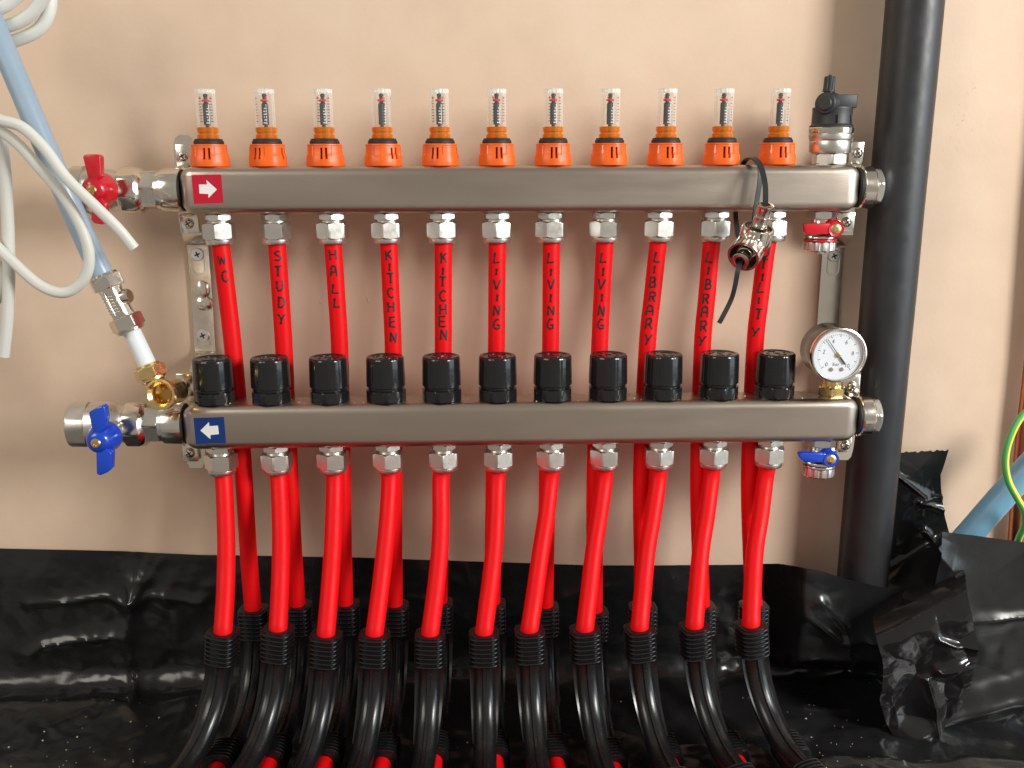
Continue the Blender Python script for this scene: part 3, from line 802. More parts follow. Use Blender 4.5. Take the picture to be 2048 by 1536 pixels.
# ------------------------------------------------------------------ ball valves at the left
def ball_valve(y, zc, xend, colr, label, pxs, pts_wing, hub, pyc, lower):
    """pxs: pixel x stations measured along the axis"""
    X = lambda px: at(px, pyc, y).x
    t = thing('ball_valve', label, 'valve', (X(pxs['body'][0]), y, zc))
    def seg(prof): return MB().lathe([(r_, X(px)-X(pxs['body'][0])) for px, r_ in prof], frame((X(pxs['body'][0]), y, zc), (1, 0, 0), (0, 0, 1)), 64)
    part('union_ring', seg(pxs['ring']), 'nickel', t)
    mb = MB(); mx = frame((X(pxs['hex'][0]), y, zc), (1, 0, 0), (0, 0, 1))
    hex_nut(mb, mx, 0, X(pxs['hex'][1])-X(pxs['hex'][0]), pxs['hex'][2], 0.0012, 0.35)
    part('union_hex', mb, 'nickel', t, angle=25)
    mb = MB(); mx = frame((X(pxs['nut'][0]), y, zc), (1, 0, 0), (0, 0, 1))
    L = X(pxs['nut'][1])-X(pxs['nut'][0])
    mb.lathe([(0.0165, 0), (0.0185, 0.001), (0.0206, 0.0035), (0.0209, 0.006), (0.0209, L*0.72), (0.0198, L*0.86), (0.0175, L), (0.0150, L+0.0015)], mx, 72, hexr(0.0197, 8, 0.2))
    part('union_nut', mb, 'nickel', t, angle=30)
    part('body', seg(pxs['bodyprof']), 'satin', t)
    mb = MB(); mx = frame((X(pxs['end'][0]), y, zc), (1, 0, 0), (0, 0, 1))
    L = X(pxs['end'][1])-X(pxs['end'][0])
    mb.lathe([(0.0125, 0.004), (0.0135, 0.0), (0.0185, 0.0), (0.0205, 0.0015), (0.0214, 0.004), (0.0214, L)], mx, 96, hexr(0.0200, 6, 0.25), cap0=True)
    part('hex_end', mb, 'satin', t, angle=25)
    # handle: hub on the stem plus two wings
    hf = at(hub[0], hub[1], hub[2])                       # centre of hub face
    hx = X(hub[3])
    mxh = frame((hf.x, hub[2], hf.z), (0, 1, 0), (1, 0, 0))  # local z goes to the wall
    dep = (y-0.010)-hub[2]
    part('stem', MB().lathe([(0.0085, dep*0.45), (0.0085, dep)], mxh, 24), 'satin', t)
    hnd = MB()
    hnd.lathe([(0.0040, -0.0005), (0.0062, 0.0), (0.0085, 0.0012), (0.0105, 0.0045), (0.0125, 0.0105), (0.0138, 0.0165), (0.0140, 0.0200), (0.0125, 0.0205), (0.006, 0.0205)], mxh, 40)
    FY = frame((0, hub[2], 0), (0, -1, 0), (1, 0, 0)); inv = FY.inverted()
    for wing in pts_wing:
        ol = []
        for px, py in wing:
            p = at(px, py, hub[2]); q = inv @ p; ol.append((q.x, q.y))
        hnd.prism(ol, -0.0105, -0.0015, FY, 0.0013, 3)
    h = part('handle', hnd, colr, t, angle=50)
    part('screw', MB().lathe([(0.0042, -0.0006), (0.0042, -0.0016), (0.0034, -0.0026), (0.0018, -0.0028), (0.0016, -0.0016), (0.0003, -0.0016)], mxh, 24, cap1=True), 'brass', h)
    return t
up_px = {'body': (150,), 'ring': [(318, 0.013), (319, 0.0168), (327, 0.0172), (328, 0.0188), (332, 0.0192), (362, 0.0192), (366, 0.0186), (367, 0.014)],
         'hex': (287, 320, 0.0152), 'nut': (243, 289), 'bodyprof': [(172, 0.0150), (174, 0.0182), (186, 0.0192), (212, 0.0192), (228, 0.0178), (236, 0.0163), (246, 0.0168), (247, 0.010)],
         'end': (146, 176)}
ball_valve(YU, ZCU, XLU, 'red', 'nickel ball valve with a red butterfly handle on the upper bar', up_px,
           [[(163, 312), (168, 309), (193, 308), (199, 313), (200, 352), (190, 366), (176, 366)], [(183, 396), (201, 396), (210, 410), (209, 436), (204, 450), (186, 447), (180, 440)]],
           (184, 380, YU-0.052, 190), 379, False)
lo_px = {'body': (150,), 'ring': [(325, 0.013), (326, 0.0168), (333, 0.0172), (334, 0.0188), (338, 0.0192), (368, 0.0192), (372, 0.0186), (373, 0.014)],
         'hex': (294, 327, 0.0152), 'nut': (252, 296), 'bodyprof': [(180, 0.0165), (182, 0.0200), (196, 0.0208), (222, 0.0206), (236, 0.0188), (245, 0.0168), (254, 0.0170), (255, 0.010)],
         'end': (145, 184)}
ball_valve(YL, ZCL, XLL, 'blue', 'nickel ball valve with a blue butterfly handle on the lower bar', lo_px,
           [[(175, 826), (192, 816), (203, 812), (208, 816), (211, 838), (208, 858), (198, 872), (184, 870)], [(190, 896), (206, 894), (222, 908), (221, 940), (214, 946), (198, 953), (191, 950)]],
           (193, 886, YL-0.055, 200), 851, True)

# ------------------------------------------------------------------ wall brackets
def phillips(px, py, y, r_, m='screw'):
    c = at(px, py, y); mx = frame(c, (0, -1, 0), (1, 0, 0))
    return c, mx
def bracket(label, wall_strip, step_up, plate_u, step_dn, plate_l, clamps, wscrews, emb):
    p0 = at(*wall_strip[0], -0.004)
    t = thing('wall_bracket', label, 'bracket', p0, 'wall brackets at the manifold ends')
    def strip(pls, name):
        """pls: [(pxl, pxr, py, y)] stations down the strip"""
        mb = MB(); rows = []
        for a, b, py, y in pls:
            l, r_ = at(a, py, y), at(b, py, y)
            th = Vector((0, 0.0022, 0))
            rows.append([l, r_, r_+th, l+th])
        return part(name, mb.grid(rows, True, True, True), 'zinc', t, angle=25)
    strip(wall_strip[1], 'wall_strip')
    strip(plate_u, 'upper_arm'); strip(plate_l, 'lower_arm')
    for px, py, y, w_, h_ in clamps:
        c = at(px, py, y)
        mb = MB().box(c+Vector((0, 0.002, 0)), (w_, 0.004, h_), 0.001)
        part('clamp_ear', mb, 'zinc', t)
        mx = frame(c, (0, -1, 0), (1, 0, 0))
        mb = MB().lathe([(0.0046, 0.0), (0.0048, 0.0012), (0.0040, 0.0028), (0.0024, 0.0036), (0.0006, 0.0038)], mx, 24)
        sc_ = part('clamp_screw', mb, 'nickel', t)
        cb = MB().box((0, 0, 0.0034), (0.0052, 0.0010, 0.0012), 0.0001, mx @ Matrix.Rotation(0.5, 4, 'Z')).box((0, 0, 0.0034), (0.0010, 0.0052, 0.0012), 0.0001, mx @ Matrix.Rotation(0.5, 4, 'Z'))
        part('cross_slot', cb, 'rubber', sc_)
    for px, py, y in wscrews:
        c = at(px, py, y); mx = frame(c, (0, -1, 0), (1, 0, 0))
        s_ = part('screw', MB().lathe([(0.0058, -0.0005), (0.0060, 0.0004), (0.0054, 0.0011), (0.002, 0.0013)], mx, 28), 'screw', t)
        cb = MB().box((0, 0, 0.0012), (0.0056, 0.0014, 0.0006), 0.0001, mx @ Matrix.Rotation(0.4, 4, 'Z')).box((0, 0, 0.0012), (0.0014, 0.0056, 0.0006), 0.0001, mx @ Matrix.Rotation(0.4, 4, 'Z'))
        part('cross_slot', cb, 'rubber', s_)
        sl = []
        for k in range(24):
            a = 2*PI*k/24; sl.append((0.0052*math.cos(a), 0.0052*math.sin(a)-(0.013 if math.sin(a) < 0 else 0.003)))
        slot = MB().grid([[mx @ Vector((x, y_, -0.0004)) for x, y_ in sl], [mx @ Vector((x*1.22, y_*1.0+(0.001 if y_ > -0.01 else -0.001), -0.0003)) for x, y_ in sl]])
        part('slot_rim', slot, 'nickel', t)
    for px, py, w_, h_ in emb:
        c = at(px, py, -0.005)
        mb = MB().lathe([(w_, 0.0), (w_*0.92, 0.002), (w_*0.6, 0.0034), (w_*0.1, 0.0038)], frame(c, (0, -1, 0), (1, 0, 0)) @ Matrix.Diagonal((1, h_/w_, 1, 1)), 28)
        part('stiffening_boss', mb, 'zinc', t)
    return t
bracket('zinc wall bracket at the left ends of both manifold bars',
        [(378, 600), [(372, 415, 484, -0.012), (374, 416, 490, -0.005), (375, 417, 500, -0.004), (384, 425, 600, -0.004), (389, 430, 690, -0.004), (390, 431, 702, -0.006), (392, 432, 716, -0.014), (393, 433, 730, -0.02)]],
        None, [(358, 376, 270, -0.031), (350, 383, 276, -0.031), (347, 386, 286, -0.031), (347, 386, 300, -0.031), (350, 388, 340, -0.031), (358, 396, 440, -0.031), (364, 404, 470, -0.031), (368, 410, 482, -0.022), (372, 415, 490, -0.006)],
        None, [(389, 430, 705, -0.007), (384, 428, 722, -0.036), (378, 424, 745, -0.060), (374, 415, 800, -0.060), (372, 412, 860, -0.060), (372, 410, 905, -0.060), (374, 409, 925, -0.060), (379, 404, 936, -0.060)],
        [(366, 312, -0.036, 0.0135, 0.020), (378, 447, -0.036, 0.017, 0.018), (370, 770, -0.066, 0.016, 0.021), (380, 905, -0.066, 0.014, 0.018)],
        [(395, 509, -0.0045), (406, 671, -0.0045)], [(405, 580, 0.0065, 0.009), (408, 607, 0.0085, 0.007)])
bracket('zinc wall bracket at the right ends beside the black upright pipe',
        [(1668, 600), [(1645, 1690, 486, -0.010), (1647, 1690, 495, -0.005), (1645, 1688, 505, -0.004), (1638, 1680, 600, -0.004), (1632, 1674, 690, -0.004), (1632, 1676, 720, -0.012)]],
        None, [(1704, 1716, 283, -0.031), (1698, 1722, 290, -0.031), (1693, 1725, 305, -0.031), (1690, 1722, 340, -0.031), (1680, 1708, 430, -0.031), (1672, 1706, 470, -0.031), (1660, 1700, 482, -0.022), (1648, 1692, 492, -0.006)],
        None, [(1634, 1676, 700, -0.007), (1660, 1700, 722, -0.036), (1685, 1722, 745, -0.060), (1683, 1718, 800, -0.060), (1676, 1712, 860, -0.060), (1670, 1706, 900, -0.060), (1672, 1702, 914, -0.060), (1680, 1696, 920, -0.060)],
        [(1714, 306, -0.036, 0.013, 0.020), (1692, 444, -0.036, 0.017, 0.018), (1703, 772, -0.066, 0.016, 0.021), (1690, 890, -0.066, 0.013, 0.015)],
        [(1668, 512, -0.0045)], [])

# ------------------------------------------------------------------ air vent
c = at(1657, 331, YU); AX, AZ = c.x, ZTU
t = thing('air_vent', 'black topped brass air vent at the right end of the upper bar', 'air vent', (AX, YU, AZ))
mx = T((AX, YU, AZ))
mb = MB(); hex_nut(mb, mx, 0.0, 0.0092, 0.0130, 0.001, 0.45); part('hex_base', mb, 'satin', t, angle=25)
part('lower_cup', MB().lathe([(0.013, 0.009), (0.0168, 0.0096), (0.0182, 0.0115), (0.0184, 0.0190), (0.0180, 0.0202), (0.0186, 0.0212), (0.0190, 0.0222), (0.0190, 0.0256), (0.0180, 0.0262)], mx), 'satin', t)
part('ring', MB().lathe([(0.0184, 0.0260), (0.0192, 0.0266), (0.0194, 0.0272), (0.0194, 0.0312), (0.0188, 0.0318), (0.015, 0.0318)], mx, 96, lambda a, r_, z: r_*(1-0.008*abs(math.sin(20*a)))), 'nickel', t, angle=25)
part('top_body', MB().lathe([(0.0187, 0.0316), (0.0188, 0.0330), (0.0176, 0.0340), (0.0172, 0.0350), (0.0170, 0.0470), (0.0172, 0.0480), (0.0168, 0.0488), (0.010, 0.0488)], mx, 64), 'black_matt', t)
blk = MB().prism([(-0.006, -0.0125), (0.0168, -0.0115), (0.0185, -0.008), (0.0185, 0.008), (0.0168, 0.0115), (-0.006, 0.0125)], 0.0480, 0.0590, mx, 0.0007)
part('top_block', blk, 'black_matt', t)
part('rib', MB().box((-0.0015, -0.0176, 0.0385), (0.0008, 0.0016, 0.0075), 0.0002, mx).box((0.0125, -0.0124, 0.0385), (0.0014, 0.0016, 0.0066), 0.0002, mx @ Matrix.Rotation(0.0, 4, 'Z')), 'rubber', t)
bx = frame(Vector((AX-0.004, YU-0.004, AZ+0.0515)), (-0.62, -0.78, 0.0), (0, 0, 1))
part('side_boss', MB().lathe([(0.0102, 0.0), (0.0090, 0.0075), (0.0084, 0.0090), (0.0090, 0.0092), (0.0092, 0.0125), (0.0082, 0.0135), (0.0062, 0.0136), (0.0060, 0.0150), (0.0054, 0.0156), (0.001, 0.0156)], bx, 40), 'black_matt', t)
bx2 = frame(Vector((AX-0.0068, YU-0.0055, AZ+0.0585)), (0.03, 0, 1), (1, 0, 0))
part('vent_cap', MB().lathe([(0.0040, 0.0), (0.0040, 0.0030), (0.0054, 0.0032), (0.0054, 0.0040), (0.0050, 0.0050), (0.0048, 0.0150), (0.0042, 0.0158), (0.0016, 0.0160), (0.0012, 0.0172), (0.0004, 0.0174)], bx2, 80,
     lambda a, r_, z: r_*(1-0.13*max(0, math.cos(9*a))) if 0.0045 < z < 0.0156 else r_), 'black_matt', t, angle=30)

# ------------------------------------------------------------------ pressure gauge
gy = YL-0.0240
gc = at(1677, 710, gy)
base = at(1661, 800, YL)
t = thing('pressure_gauge', 'round white pressure gauge on a brass stem at the right end of the lower bar', 'gauge', (base.x, YL, ZTL))
gm = frame(gc, (0, -1, 0), (1, 0, 0))
GR = 0.0245
part('case', MB().lathe([(0.012, -0.0335), (0.0225, -0.0330), (0.0236, -0.0312), (0.0238, -0.0020), (0.0225, -0.0012)], gm, 72, cap1=False), 'black', t)
part('bezel', MB().lathe([(0.0238, -0.0042), (0.0245, -0.0035), (0.0247, 0.0010), (0.0243, 0.0022), (0.0232, 0.0026), (0.0224, 0.0018), (0.0220, 0.0002)], gm, 96, cap0=False, cap1=False), 'nickel', t)
dial = part('dial', MB().lathe([(0.0222, -0.0016), (0.0222, -0.0010), (0.0002, -0.0010)], gm, 64), 'dial', t)
dm = gm @ Matrix.Rotation(R(-4), 4, 'Z')
pr_ = MB()
for k in range(51):
    a = R(225-270*k/50); big = k % 5 == 0
    r1, r2 = 0.0186, (0.0160 if big else 0.0174)
    wdt = 0.00048 if big else 0.00022
    d2 = Vector((math.cos(a), math.sin(a), 0)); n2 = Vector((-d2.y, d2.x, 0))*wdt/2
    pr_.grid([[dm @ (d2*r1+n2+Vector((0, 0, -0.0009))), dm @ (d2*r1-n2+Vector((0, 0, -0.0009)))], [dm @ (d2*r2+n2+Vector((0, 0, -0.0009))), dm @ (d2*r2-n2+Vector((0, 0, -0.0009)))]], False)
for txt, v in (('0', 0), ('2', 2), ('4', 4), ('6', 6), ('8', 8), ('10', 10)):
    a = R(225-27*v); cx, cy = 0.0130*math.cos(a), 0.0130*math.sin(a)
    for q, ch in enumerate(txt):
        ox = cx+(q-(len(txt)-1)/2)*0.0026
        strokes(pr_, ch, lambda lx, ly, ox=ox, cy=cy: dm @ Vector((ox+(lx-.5)*0.0020, cy+(ly-.5)*0.0034, -0.0009)), 0.13, 0, 3)
for q, ch in enumerate('bar'):
    strokes(pr_, ch, lambda lx, ly, q=q: dm @ Vector((-0.0022+(q-1)*0.0022+(lx-.5)*0.0018+0.0018, -0.0085+(ly-.5)*0.0028, -0.0009)), 0.13, 0, 3)
part('markings', pr_, 'print', dial, smooth=False)
for sx in (-0.0052, 0.0042):
    part('dial_screw', MB().lathe([(0.0020, -0.0010), (0.0019, -0.0003), (0.0008, 0.0000)], gm @ T((sx, -0.0130, 0)), 16), 'nickel', dial)
nd = gm @ Matrix.Rotation(R(127), 4, 'Z')
needle = MB().prism([(-0.0105, -0.0008), (-0.0035, -0.0008), (-0.002, -0.0004), (0.0175, -0.0002), (0.0175, 0.0002), (-0.002, 0.0004), (-0.0035, 0.0008), (-0.0105, 0.0008)], 0.0000, 0.0004, nd, 0)
needle = part('needle', needle, 'print', t, smooth=False)
part('needle_hub', MB().lathe([(0.0022, -0.0008), (0.0022, 0.0006), (0.0016, 0.0010), (0.0003, 0.0010)], gm, 24), 'brass', needle)
part('glass', MB().lathe([(0.0224, 0.0014), (0.0003, 0.0019)], gm, 48, cap0=False), 'glass', t)
mx = T((base.x, YL, ZTL))
mb = MB(); hex_nut(mb, mx, 0.0, 0.0078, 0.0108, 0.001, 0.15); part('hex_nut', mb, 'brass', t, angle=25)
mb = MB().box((0, 0, 0.0150), (0.0135, 0.0120, 0.0150), 0.0008, mx); mb.lathe([(0.0072, 0.0075), (0.0072, 0.03)], mx, 32)
part('stem', mb, 'brass', t)

# ------------------------------------------------------------------ drain valves
def drain(px, py, y, ztop, m, label, lever, hubpx, red_rim):
    c = at(px, py, y)
    t = thing('drain_valve', label, 'valve', (c.x, y, ztop), 'drain valves at the right ends')
    mx = T((c.x, y, ztop)) @ DN
    mb = MB(); hex_nut(mb, mx, 0.0002, 0.0075, 0.0118, 0.001, 0.2); part('hex_top', mb, 'satin', t, angle=25)
    part('body', MB().lathe([(0.0095, 0.007), (0.0095, 0.012), (0.0110, 0.014), (0.0110, 0.0200), (0.0135, 0.0215), (0.0142, 0.0225), (0.0142, 0.0245), (0.0120, 0.0255)], mx), 'nickel', t)
    part('seal_ring', MB().lathe([(0.0120, 0.0252), (0.0149, 0.0254), (0.0152, 0.0262), (0.0149, 0.0276), (0.0120, 0.0278)], mx), m if red_rim else 'nickel', t)
    part('knurled_cap', MB().lathe([(0.0120, 0.0276), (0.0146, 0.0280), (0.0148, 0.0286), (0.0146, 0.0352), (0.0136, 0.0364), (0.0060, 0.0366), (0.0056, 0.0385), (0.0030, 0.0390), (0.0004, 0.0390)], mx, 112,
         lambda a, r_, z: r_*(1-0.05*max(0, math.cos(14*a))**0.5 if math.cos(14*a) > 0 else 1) if 0.0283 < z < 0.0356 else r_), 'satin', t, angle=30)
    yf = y-0.020
    h = at(hubpx[0], hubpx[1], yf)
    hm = frame(h, (0, 1, 0), (1, 0, 0))
    hb = MB().lathe([(0.0048, 0.0005), (0.0066, 0.0), (0.0072, 0.0008), (0.0076, 0.0085), (0.0100, 0.0130), (0.0100, 0.0160), (0.004, 0.0160)], hm, 40)
    FY = frame((0, yf, 0), (0, -1, 0), (1, 0, 0)); inv = FY.inverted()
    ol = [((inv @ at(a, b, yf)).x, (inv @ at(a, b, yf)).y) for a, b in lever]
    hb.prism(ol, -0.0080, -0.0008, FY, 0.0010, 3)
    hd = part('lever', hb, m, t, angle=50)
    part('screw', MB().lathe([(0.0046, 0.0012), (0.0046, 0.0004), (0.0034, -0.0004), (0.0014, -0.0005), (0.0012, 0.0004), (0.0003, 0.0004)], hm, 24), 'brass', hd)
drain(1643, 432, YU, ZTU-BH, 'red', 'drain valve with a red lever under the upper bar', [(1609, 449), (1614, 447), (1668, 446), (1670, 468), (1616, 470), (1610, 466)], (1673, 458), True)
drain(1640, 890, YL, ZTL-BH, 'blue', 'drain valve with a blue lever under the lower bar', [(1599, 909), (1606, 906), (1655, 908), (1657, 926), (1612, 926), (1601, 918)], (1663, 920), False)

# ------------------------------------------------------------------ hose tails hung on a cable tie
def hose_tail(label, p_top, axis, dz):
    mx = frame(p_top, axis, (0, -1, 0.2))
    t = thing('hose_tail', label, 'hose tail', p_top, 'hose tails on the cable tie')
    prof = [(0.0042, 0.0), (0.0060, 0.0), (0.0076, 0.0006), (0.0076, 0.0020), (0.0064, 0.0040), (0.0064, 0.0110), (0.0070, 0.0112), (0.0064, 0.0150), (0.0064, 0.0200), (0.0070, 0.0202), (0.0066, 0.0240), (0.0066, 0.0330), (0.0100, 0.0334), (0.0100, 0.0350), (0.0050, 0.0352), (0.0044, 0.030), (0.0042, 0.0)]
    part('spigot', MB().lathe(prof, mx, 40, cap0=False, cap1=False), 'nickel', t)
    nut = [(0.0118, 0.0215), (0.0138, 0.0215), (0.0142, 0.0225), (0.0142, 0.0350), (0.0136, 0.0362), (0.0090, 0.0364), (0.0088, 0.0345), (0.0118, 0.0338), (0.0118, 0.0215)]
    nut = [(r_, z+dz) for r_, z in nut]
    part('union_nut', MB().lathe(nut, mx, 112, lambda a, r_, z: r_*(1-0.05*(1 if math.cos(14*a) > 0.3 else 0)) if (r_ > 0.0135 and 0.0222 < z-dz < 0.0355) else r_, cap0=False, cap1=False), 'nickel', t, angle=30)
    return t, mx
pa = at(1531, 408, YU-0.046); pb = at(1509, 482, YU-0.034)
ta, ma = hose_tail('upper nickel hose tail hanging in front of the bar', pa, (pb-pa), 0.0)
qa = at(1480, 523, YU-0.056); qb = at(1508, 481, YU-0.030)
tb, mbx = hose_tail('lower nickel hose tail with its ring nut open toward the room', qa, (qb-qa), -0.0140)
part('washer', MB().lathe([(0.0080, 0.0165), (0.0117, 0.0165), (0.0117, 0.0195), (0.0080, 0.0195), (0.0080, 0.0165)], mbx, 40, cap0=False, cap1=False), 'rubber', tb)
yt = YU-0.024
tie = MB()
loop = catmull([at(1472, 424, YU+0.024), at(1476, 380, YU+0.024), at(1482, 340, YU+0.018), at(1492, 320, YU+0.0), at(1508, 317, YU-0.022), at(1522, 335, YU-0.034), at(1530, 368, YU-0.044), at(1531, 400, YU-0.047), at(1529, 425, YU-0.045)], 8)
tie.ribbon(loop, lambda i: Vector((0.8, -0.25+0.0*i, 0.1)), 0.0046, 0.0013)
back = catmull([at(1520, 330, YU-0.029), at(1520, 360, YU-0.030), at(1514, 400, YU-0.030), at(1508, 440, YU-0.030)], 8)
tie.ribbon(back, Vector((1, 0.2, 0)), 0.0042, 0.0012)
under = catmull([at(1471, 418, YU+0.024), at(1472, 440, YU+0.010), at(1478, 480, YU-0.012), at(1490, 512, YU-0.032)], 8)
tie.ribbon(under, Vector((1, 0, 0)), 0.0042, 0.0012)
end = catmull([at(1482, 519, YU-0.050), at(1476, 540, YU-0.060), at(1470, 572, YU-0.054), at(1462, 600, YU-0.046), at(1444, 636, YU-0.044), at(1438, 646, YU-0.043)], 8)
tie.ribbon(end, lambda i: Vector((1, 0, 0.3)), 0.0040, 0.0012)
solo('cable_tie', tie, 'black_matt', 'black cable tie looped over the upper bar holding two hose tails', 'cable tie')

# ------------------------------------------------------------------ upright black pipe
WY = -0.036
pt, pbm = at(1830, 0, WY), at(1726, 1140, WY)
ux = 0.5*(pt.x+pbm.x); ur = 0.0246
mb = MB(); rows = []
for k in range(60):
    z = 0.075+0.95*k/59
    rows.append([Vector((ux+0.0008*mnoise.noise(Vector((z*4, 1, 2)))+(ur+0.0003*mnoise.noise(Vector((z*15, math.cos(2*PI*j/64)*2, math.sin(2*PI*j/64)*2))))*math.cos(2*PI*j/64),
                         WY+(ur)*math.sin(2*PI*j/64), z)) for j in range(64)])
mb.grid(rows, True, True, True)
solo('waste_pipe', mb, 'foam', 'thick black upright pipe right of both manifold bars', 'pipe')

# ------------------------------------------------------------------ left filling pipe
YP = -0.108
t = thing('filling_pipe', 'grey pipe with nickel valve, white length and open brass elbow hanging at the left', 'pipe', at(320, 790, YP-0.006))
g0 = [at(-75, -100, YP+0.012), at(-34, 0, YP+0.008), at(30, 150, YP+0.004), at(102, 320, YP), at(176, 490, YP), at(208, 556, YP)]
part('grey_tube', MB().sweep(catmull(g0, 10), 0.0091, 36), 'grey_pipe', t)
a, b = at(205, 548, YP), at(264, 664, YP)
ax = (b-a).normalized(); L = (b-a).length
mx = frame(a, ax, (0, -1, 0))
mb = MB().lathe([(0.0092, 0.0), (0.0112, 0.0005), (0.0116, 0.002)], mx, 32); hex_nut(mb, mx, 0.002, 0.0130, 0.0124, 0.0012, 0.55)
part('upper_nut', mb, 'nickel', t, angle=25)
s0 = 0.013; s1 = L-0.0145
iv = part('isolation_valve', MB().lathe([(0.0110, s0), (0.0098, s0+0.002), (0.0092, s0+0.003), (0.0092, s1-0.002), (0.0112, s1)], mx, 64, hexr(0.0090, 8, 0.2)), 'nickel', t, angle=25)
ridge = MB()
for q in (-0.0045, 0.0035):
    ridge.box((0.0088, q, (s0+s1)/2), (0.0016, 0.0008, s1-s0-0.006), 0.0002, mx)
for k in range(6):
    z = s0+0.006+k*(s1-s0-0.012)/5
    ridge.box((0.0090, 0.0070, z), (0.0012, 0.0026, 0.0011), 0.0002, mx @ Matrix.Rotation(-0.25, 4, 'Z'))
    ridge.box((0.0092, -0.0005, z+0.0007), (0.0010, 0.0030, 0.0009), 0.0002, mx @ Matrix.Rotation(0.02, 4, 'Z'))
part('raised_marks', ridge, 'nickel', iv)
sp = mx @ Vector((0, 0, (s0+s1)/2-0.003))
part('screw_boss', MB().lathe([(0.0062, 0.0), (0.0062, 0.0125), (0.0052, 0.0140), (0.0015, 0.0140)], frame(sp, (1, -0.15, 0.25), (0, 0, 1)), 32), 'nickel', iv)
mb = MB(); hex_nut(mb, mx, s1, s1+0.0112, 0.0124, 0.0012, 0.3); mb.lathe([(0.0122, s1+0.011), (0.0116, s1+0.0135), (0.009, s1+0.0145)], mx, 40)
part('lower_nut', mb, 'nickel', t, angle=25)
wp = [at(262, 660, YP), at(280, 697, YP-0.001), at(299, 738, YP-0.003)]
part('white_tube', MB().sweep(catmull(wp, 6), 0.0074, 32), 'white_pipe', t)
a2, b2 = at(294, 728, YP-0.003), at(316, 778, YP-0.005)
mx2 = frame(a2, (b2-a2), (0, -1, 0))
mb = MB().lathe([(0.0076, 0.0), (0.0104, 0.0006), (0.0108, 0.0028)], mx2, 32); hex_nut(mb, mx2, 0.0026, 0.0125, 0.0120, 0.0011, 0.45); mb.lathe([(0.0112, 0.012), (0.0112, 0.0145), (0.009, 0.0155), (0.0082, 0.0250)], mx2, 40)
part('brass_nut', mb, 'brass', t, angle=25)
ec = at(320, 789, YP-0.022)
mx3 = frame(ec, (-0.18, -1, 0.12), (1, 0, 0))
part('brass_elbow', MB().lathe([(0.0080, -0.030), (0.0108, -0.028), (0.0112, -0.006), (0.0134, -0.005), (0.0136, -0.001), (0.0132, 0.0004), (0.0112, 0.0006), (0.0090, -0.0020), (0.0082, -0.0030), (0.0080, -0.018), (0.0002, -0.018)], mx3, 56), 'brass', t)
part('bore_stop', MB().box((0.0008, 0.002, -0.0165), (0.0014, 0.006, 0.002), 0.0003, mx3), 'brass', t)

# ------------------------------------------------------------------ white cables
def cable(label, pts, r_=0.0043, group='loose white cables at the left', cut=False):
    P = [at(*p) for p in pts]
    path = catmull(P, 10)
    flat = lambda i, a: r_*(1.0+0.22*abs(math.cos(a)))/(1.05)
    if not cut:
        return solo('cable', MB().sweep(path, flat, 20, Vector((0.3, -0.2, 1))), 'cable', label, 'cable', group)
    t = thing('cable', label, 'cable', P[-1], group)
    part('sheath', MB().sweep(path, flat, 20, Vector((0.3, -0.2, 1))), 'cable', t)
    d = (path[-1]-path[-2]).normalized()
    part('core', MB().sweep([path[-1]-d*0.002, path[-1]+d*0.0012], 0.0016, 12), 'copper', t)
    return t
cable('white cable with a blunt free end across the red valve handle', [(-40, 225, -0.135), (0, 240, -0.138), (45, 255, -0.140), (90, 298, -0.140), (132, 355, -0.142), (190, 412, -0.142), (235, 456, -0.140), (268, 496, -0.135)], 0.0039)
cable('white cable loop hanging across the grey pipe to its nickel valve', [(-40, 255, -0.130), (0, 262, -0.131), (40, 292, -0.132), (78, 335, -0.133), (125, 390, -0.134), (158, 445, -0.134), (177, 500, -0.133), (174, 545, -0.131), (150, 576, -0.129), (118, 585, -0.128), (75, 567, -0.126), (20, 518, -0.124), (-30, 470, -0.122)], 0.0039)
cable('white cable hanging straight down at the left edge, cut end bare', [(-20, 250, -0.118), (2, 285, -0.118), (10, 350, -0.117), (15, 430, -0.116), (18, 530, -0.115), (15, 630, -0.114), (7, 712, -0.112)], 0.0043, cut=True)
cable('short white cable curving out of the left edge beside the hanging one', [(-30, 500, -0.108), (4, 545, -0.108), (-2, 590, -0.107), (-30, 625, -0.106)], 0.0039)
cable('white cable coil at the top left corner', [(-60, 30, -0.095), (0, 16, -0.096), (30, -4, -0.096), (60, -30, -0.096), (88, -60, -0.095), (98, -30, -0.094), (75, 12, -0.092), (48, 38, -0.091), (8, 54, -0.090), (-50, 64, -0.086), (-80, 20, -0.080), (-20, -60, -0.076), (80, -70, -0.078), (100, -20, -0.080), (98, 25, -0.082), (78, 58, -0.084), (45, 76, -0.085), (0, 88, -0.085), (-60, 90, -0.085)], 0.0044)

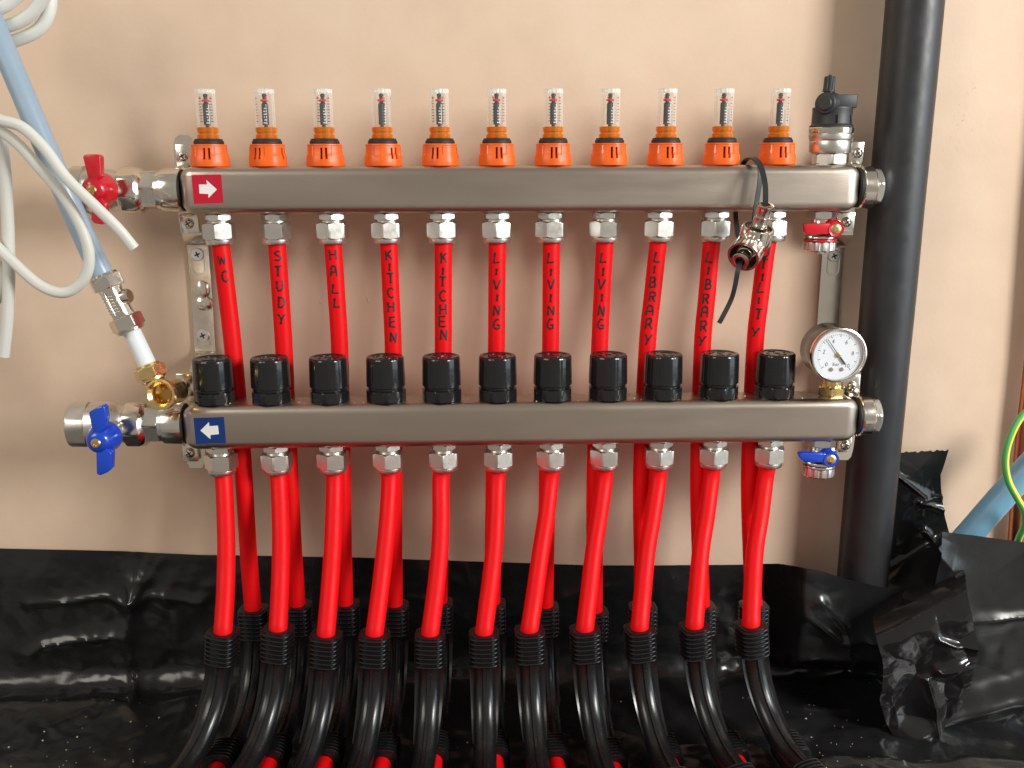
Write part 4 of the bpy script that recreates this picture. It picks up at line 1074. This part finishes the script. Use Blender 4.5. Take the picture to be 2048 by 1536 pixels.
# ------------------------------------------------------------------ right edge services
def sw(name, m, label, cat, pts, r_, parent=None):
    mb = MB().sweep(catmull([at(*p) for p in pts], 10), r_, 32)
    return solo(name, mb, m, label, cat)
sw('copper_pipe', 'copper', 'copper pipe upright at the right edge behind the blue pipe', 'pipe', [(2180, -700, -0.012), (2120, 100, -0.012), (2092, 400, -0.012), (2068, 700, -0.012), (2046, 900, -0.012), (2031, 1100, -0.012), (2026, 1180, -0.012)], 0.0080)
sw('blue_pipe', 'blue_pipe', 'faded blue plastic pipe slanting in at the right edge', 'pipe', [(2140, 848, -0.075), (2060, 932, -0.072), (2000, 998, -0.066), (1946, 1060, -0.060), (1900, 1112, -0.054)], 0.0125)
P = catmull([at(*p) for p in [(2100, 790, -0.095), (2048, 828, -0.10), (2022, 872, -0.103), (2011, 918, -0.104), (2016, 960, -0.103), (2034, 996, -0.10), (2048, 1022, -0.096), (2049, 1050, -0.088), (2038, 1076, -0.076), (2030, 1100, -0.06)]], 12)
t = thing('earth_wire', 'green and yellow striped earth wire bowing in from the right edge', 'wire', P[-1])
def half(a0, a1):
    rows = []; nrm = None
    for i, p in enumerate(P):
        tg = (P[min(i+1, len(P)-1)]-P[max(i-1, 0)]).normalized()
        nrm = Vector((0.7, -0.6, 0.3)) if nrm is None else nrm
        nrm = (nrm-tg*nrm.dot(tg)).normalized(); bn = tg.cross(nrm)
        rows.append([p+(nrm*math.cos(a0+(a1-a0)*j/12)+bn*math.sin(a0+(a1-a0)*j/12))*0.0031 for j in range(13)])
    return MB().grid(rows, False)
part('green_stripe', half(R(15), R(195)), 'green', t)
part('yellow_stripe', half(R(195), R(375)), 'yellow', t)

# ------------------------------------------------------------------ crumbs of plaster
def crumb(mb, p, s, flat=1.0):
    b = bmesh.new(); bmesh.ops.create_icosphere(b, subdivisions=1, radius=s)
    for v in b.verts: v.co *= random.uniform(0.6, 1.2); v.co.z *= 0.7; v.co.y *= flat
    mb.bm(b, T(p) @ (Matrix.Rotation(random.uniform(0, 6), 4, 'Z') if flat == 1 else Matrix.Rotation(random.uniform(0, 6), 4, 'Y')))
cm = MB()
for k in range(90):
    crumb(cm, Vector((random.uniform(XLL+0.01, XRL-0.01), YL-0.012+random.uniform(-0.004, 0.02), ZTL+0.0003)), random.choice([0.0003, 0.0004, 0.0005, 0.0008]))
o = part('bar_crumbs', cm, 'crumb'); o['kind'] = 'stuff'; o['label'] = 'pale plaster crumbs lying on the lower bar'
cm = MB()
dg = bpy.context.evaluated_depsgraph_get()
def drop(x, y):
    hit, loc, *_ = sc.ray_cast(dg, Vector((x, y, 0.075)), Vector((0, 0, -1)))
    return loc if hit else None
for k in range(120):
    side = random.random()
    if side < 0.5: x = random.uniform(-0.46, -0.27)
    elif side < 0.85: x = random.gauss(0.31, 0.035)
    else: x = random.uniform(-0.27, 0.3)
    y = -0.035-0.15*random.random()
    l = drop(x, y)
    if l is None or l.z > 0.04: continue
    crumb(cm, l+Vector((0, 0, 0.0003)), random.choice([0.0004, 0.0005, 0.0005, 0.0007, 0.0010]))
o = part('floor_crumbs', cm, 'crumb'); o['kind'] = 'stuff'; o['label'] = 'pale plaster crumbs scattered over the black floor sheet'
# chipped plaster on the wall
ch = MB()
for px, py, n_, s in ((618, 494, 9, 9), (640, 604, 3, 4), (735, 596, 3, 4), (1930, 240, 26, 34), (1940, 170, 12, 20), (1915, 290, 14, 20)):
    for k in range(n_):
        p = at(px+random.gauss(0, s*0.6), py+random.gauss(0, s*0.6), -0.0003)
        crumb(ch, p, random.uniform(0.0003, 0.0006) if n_ > 5 and px > 700 else random.uniform(0.0008, 0.002), 0.3)
for pl in ([(1545, 1012, -0.0002), (1575, 1001, -0.0002), (1612, 988, -0.0002)], [(700, 395, -0.0002), (745, 380, -0.0002)]):
    ch.sweep(catmull([at(*q) for q in pl], 8), lambda i, a: 0.0004*(0.6+0.5*math.sin(i*1.7)), 6, Vector((0, 0, 1)))
o = part('plaster_flecks', ch, 'plaster'); o['kind'] = 'stuff'; o['label'] = 'raised flecks of plaster on the bare wall'
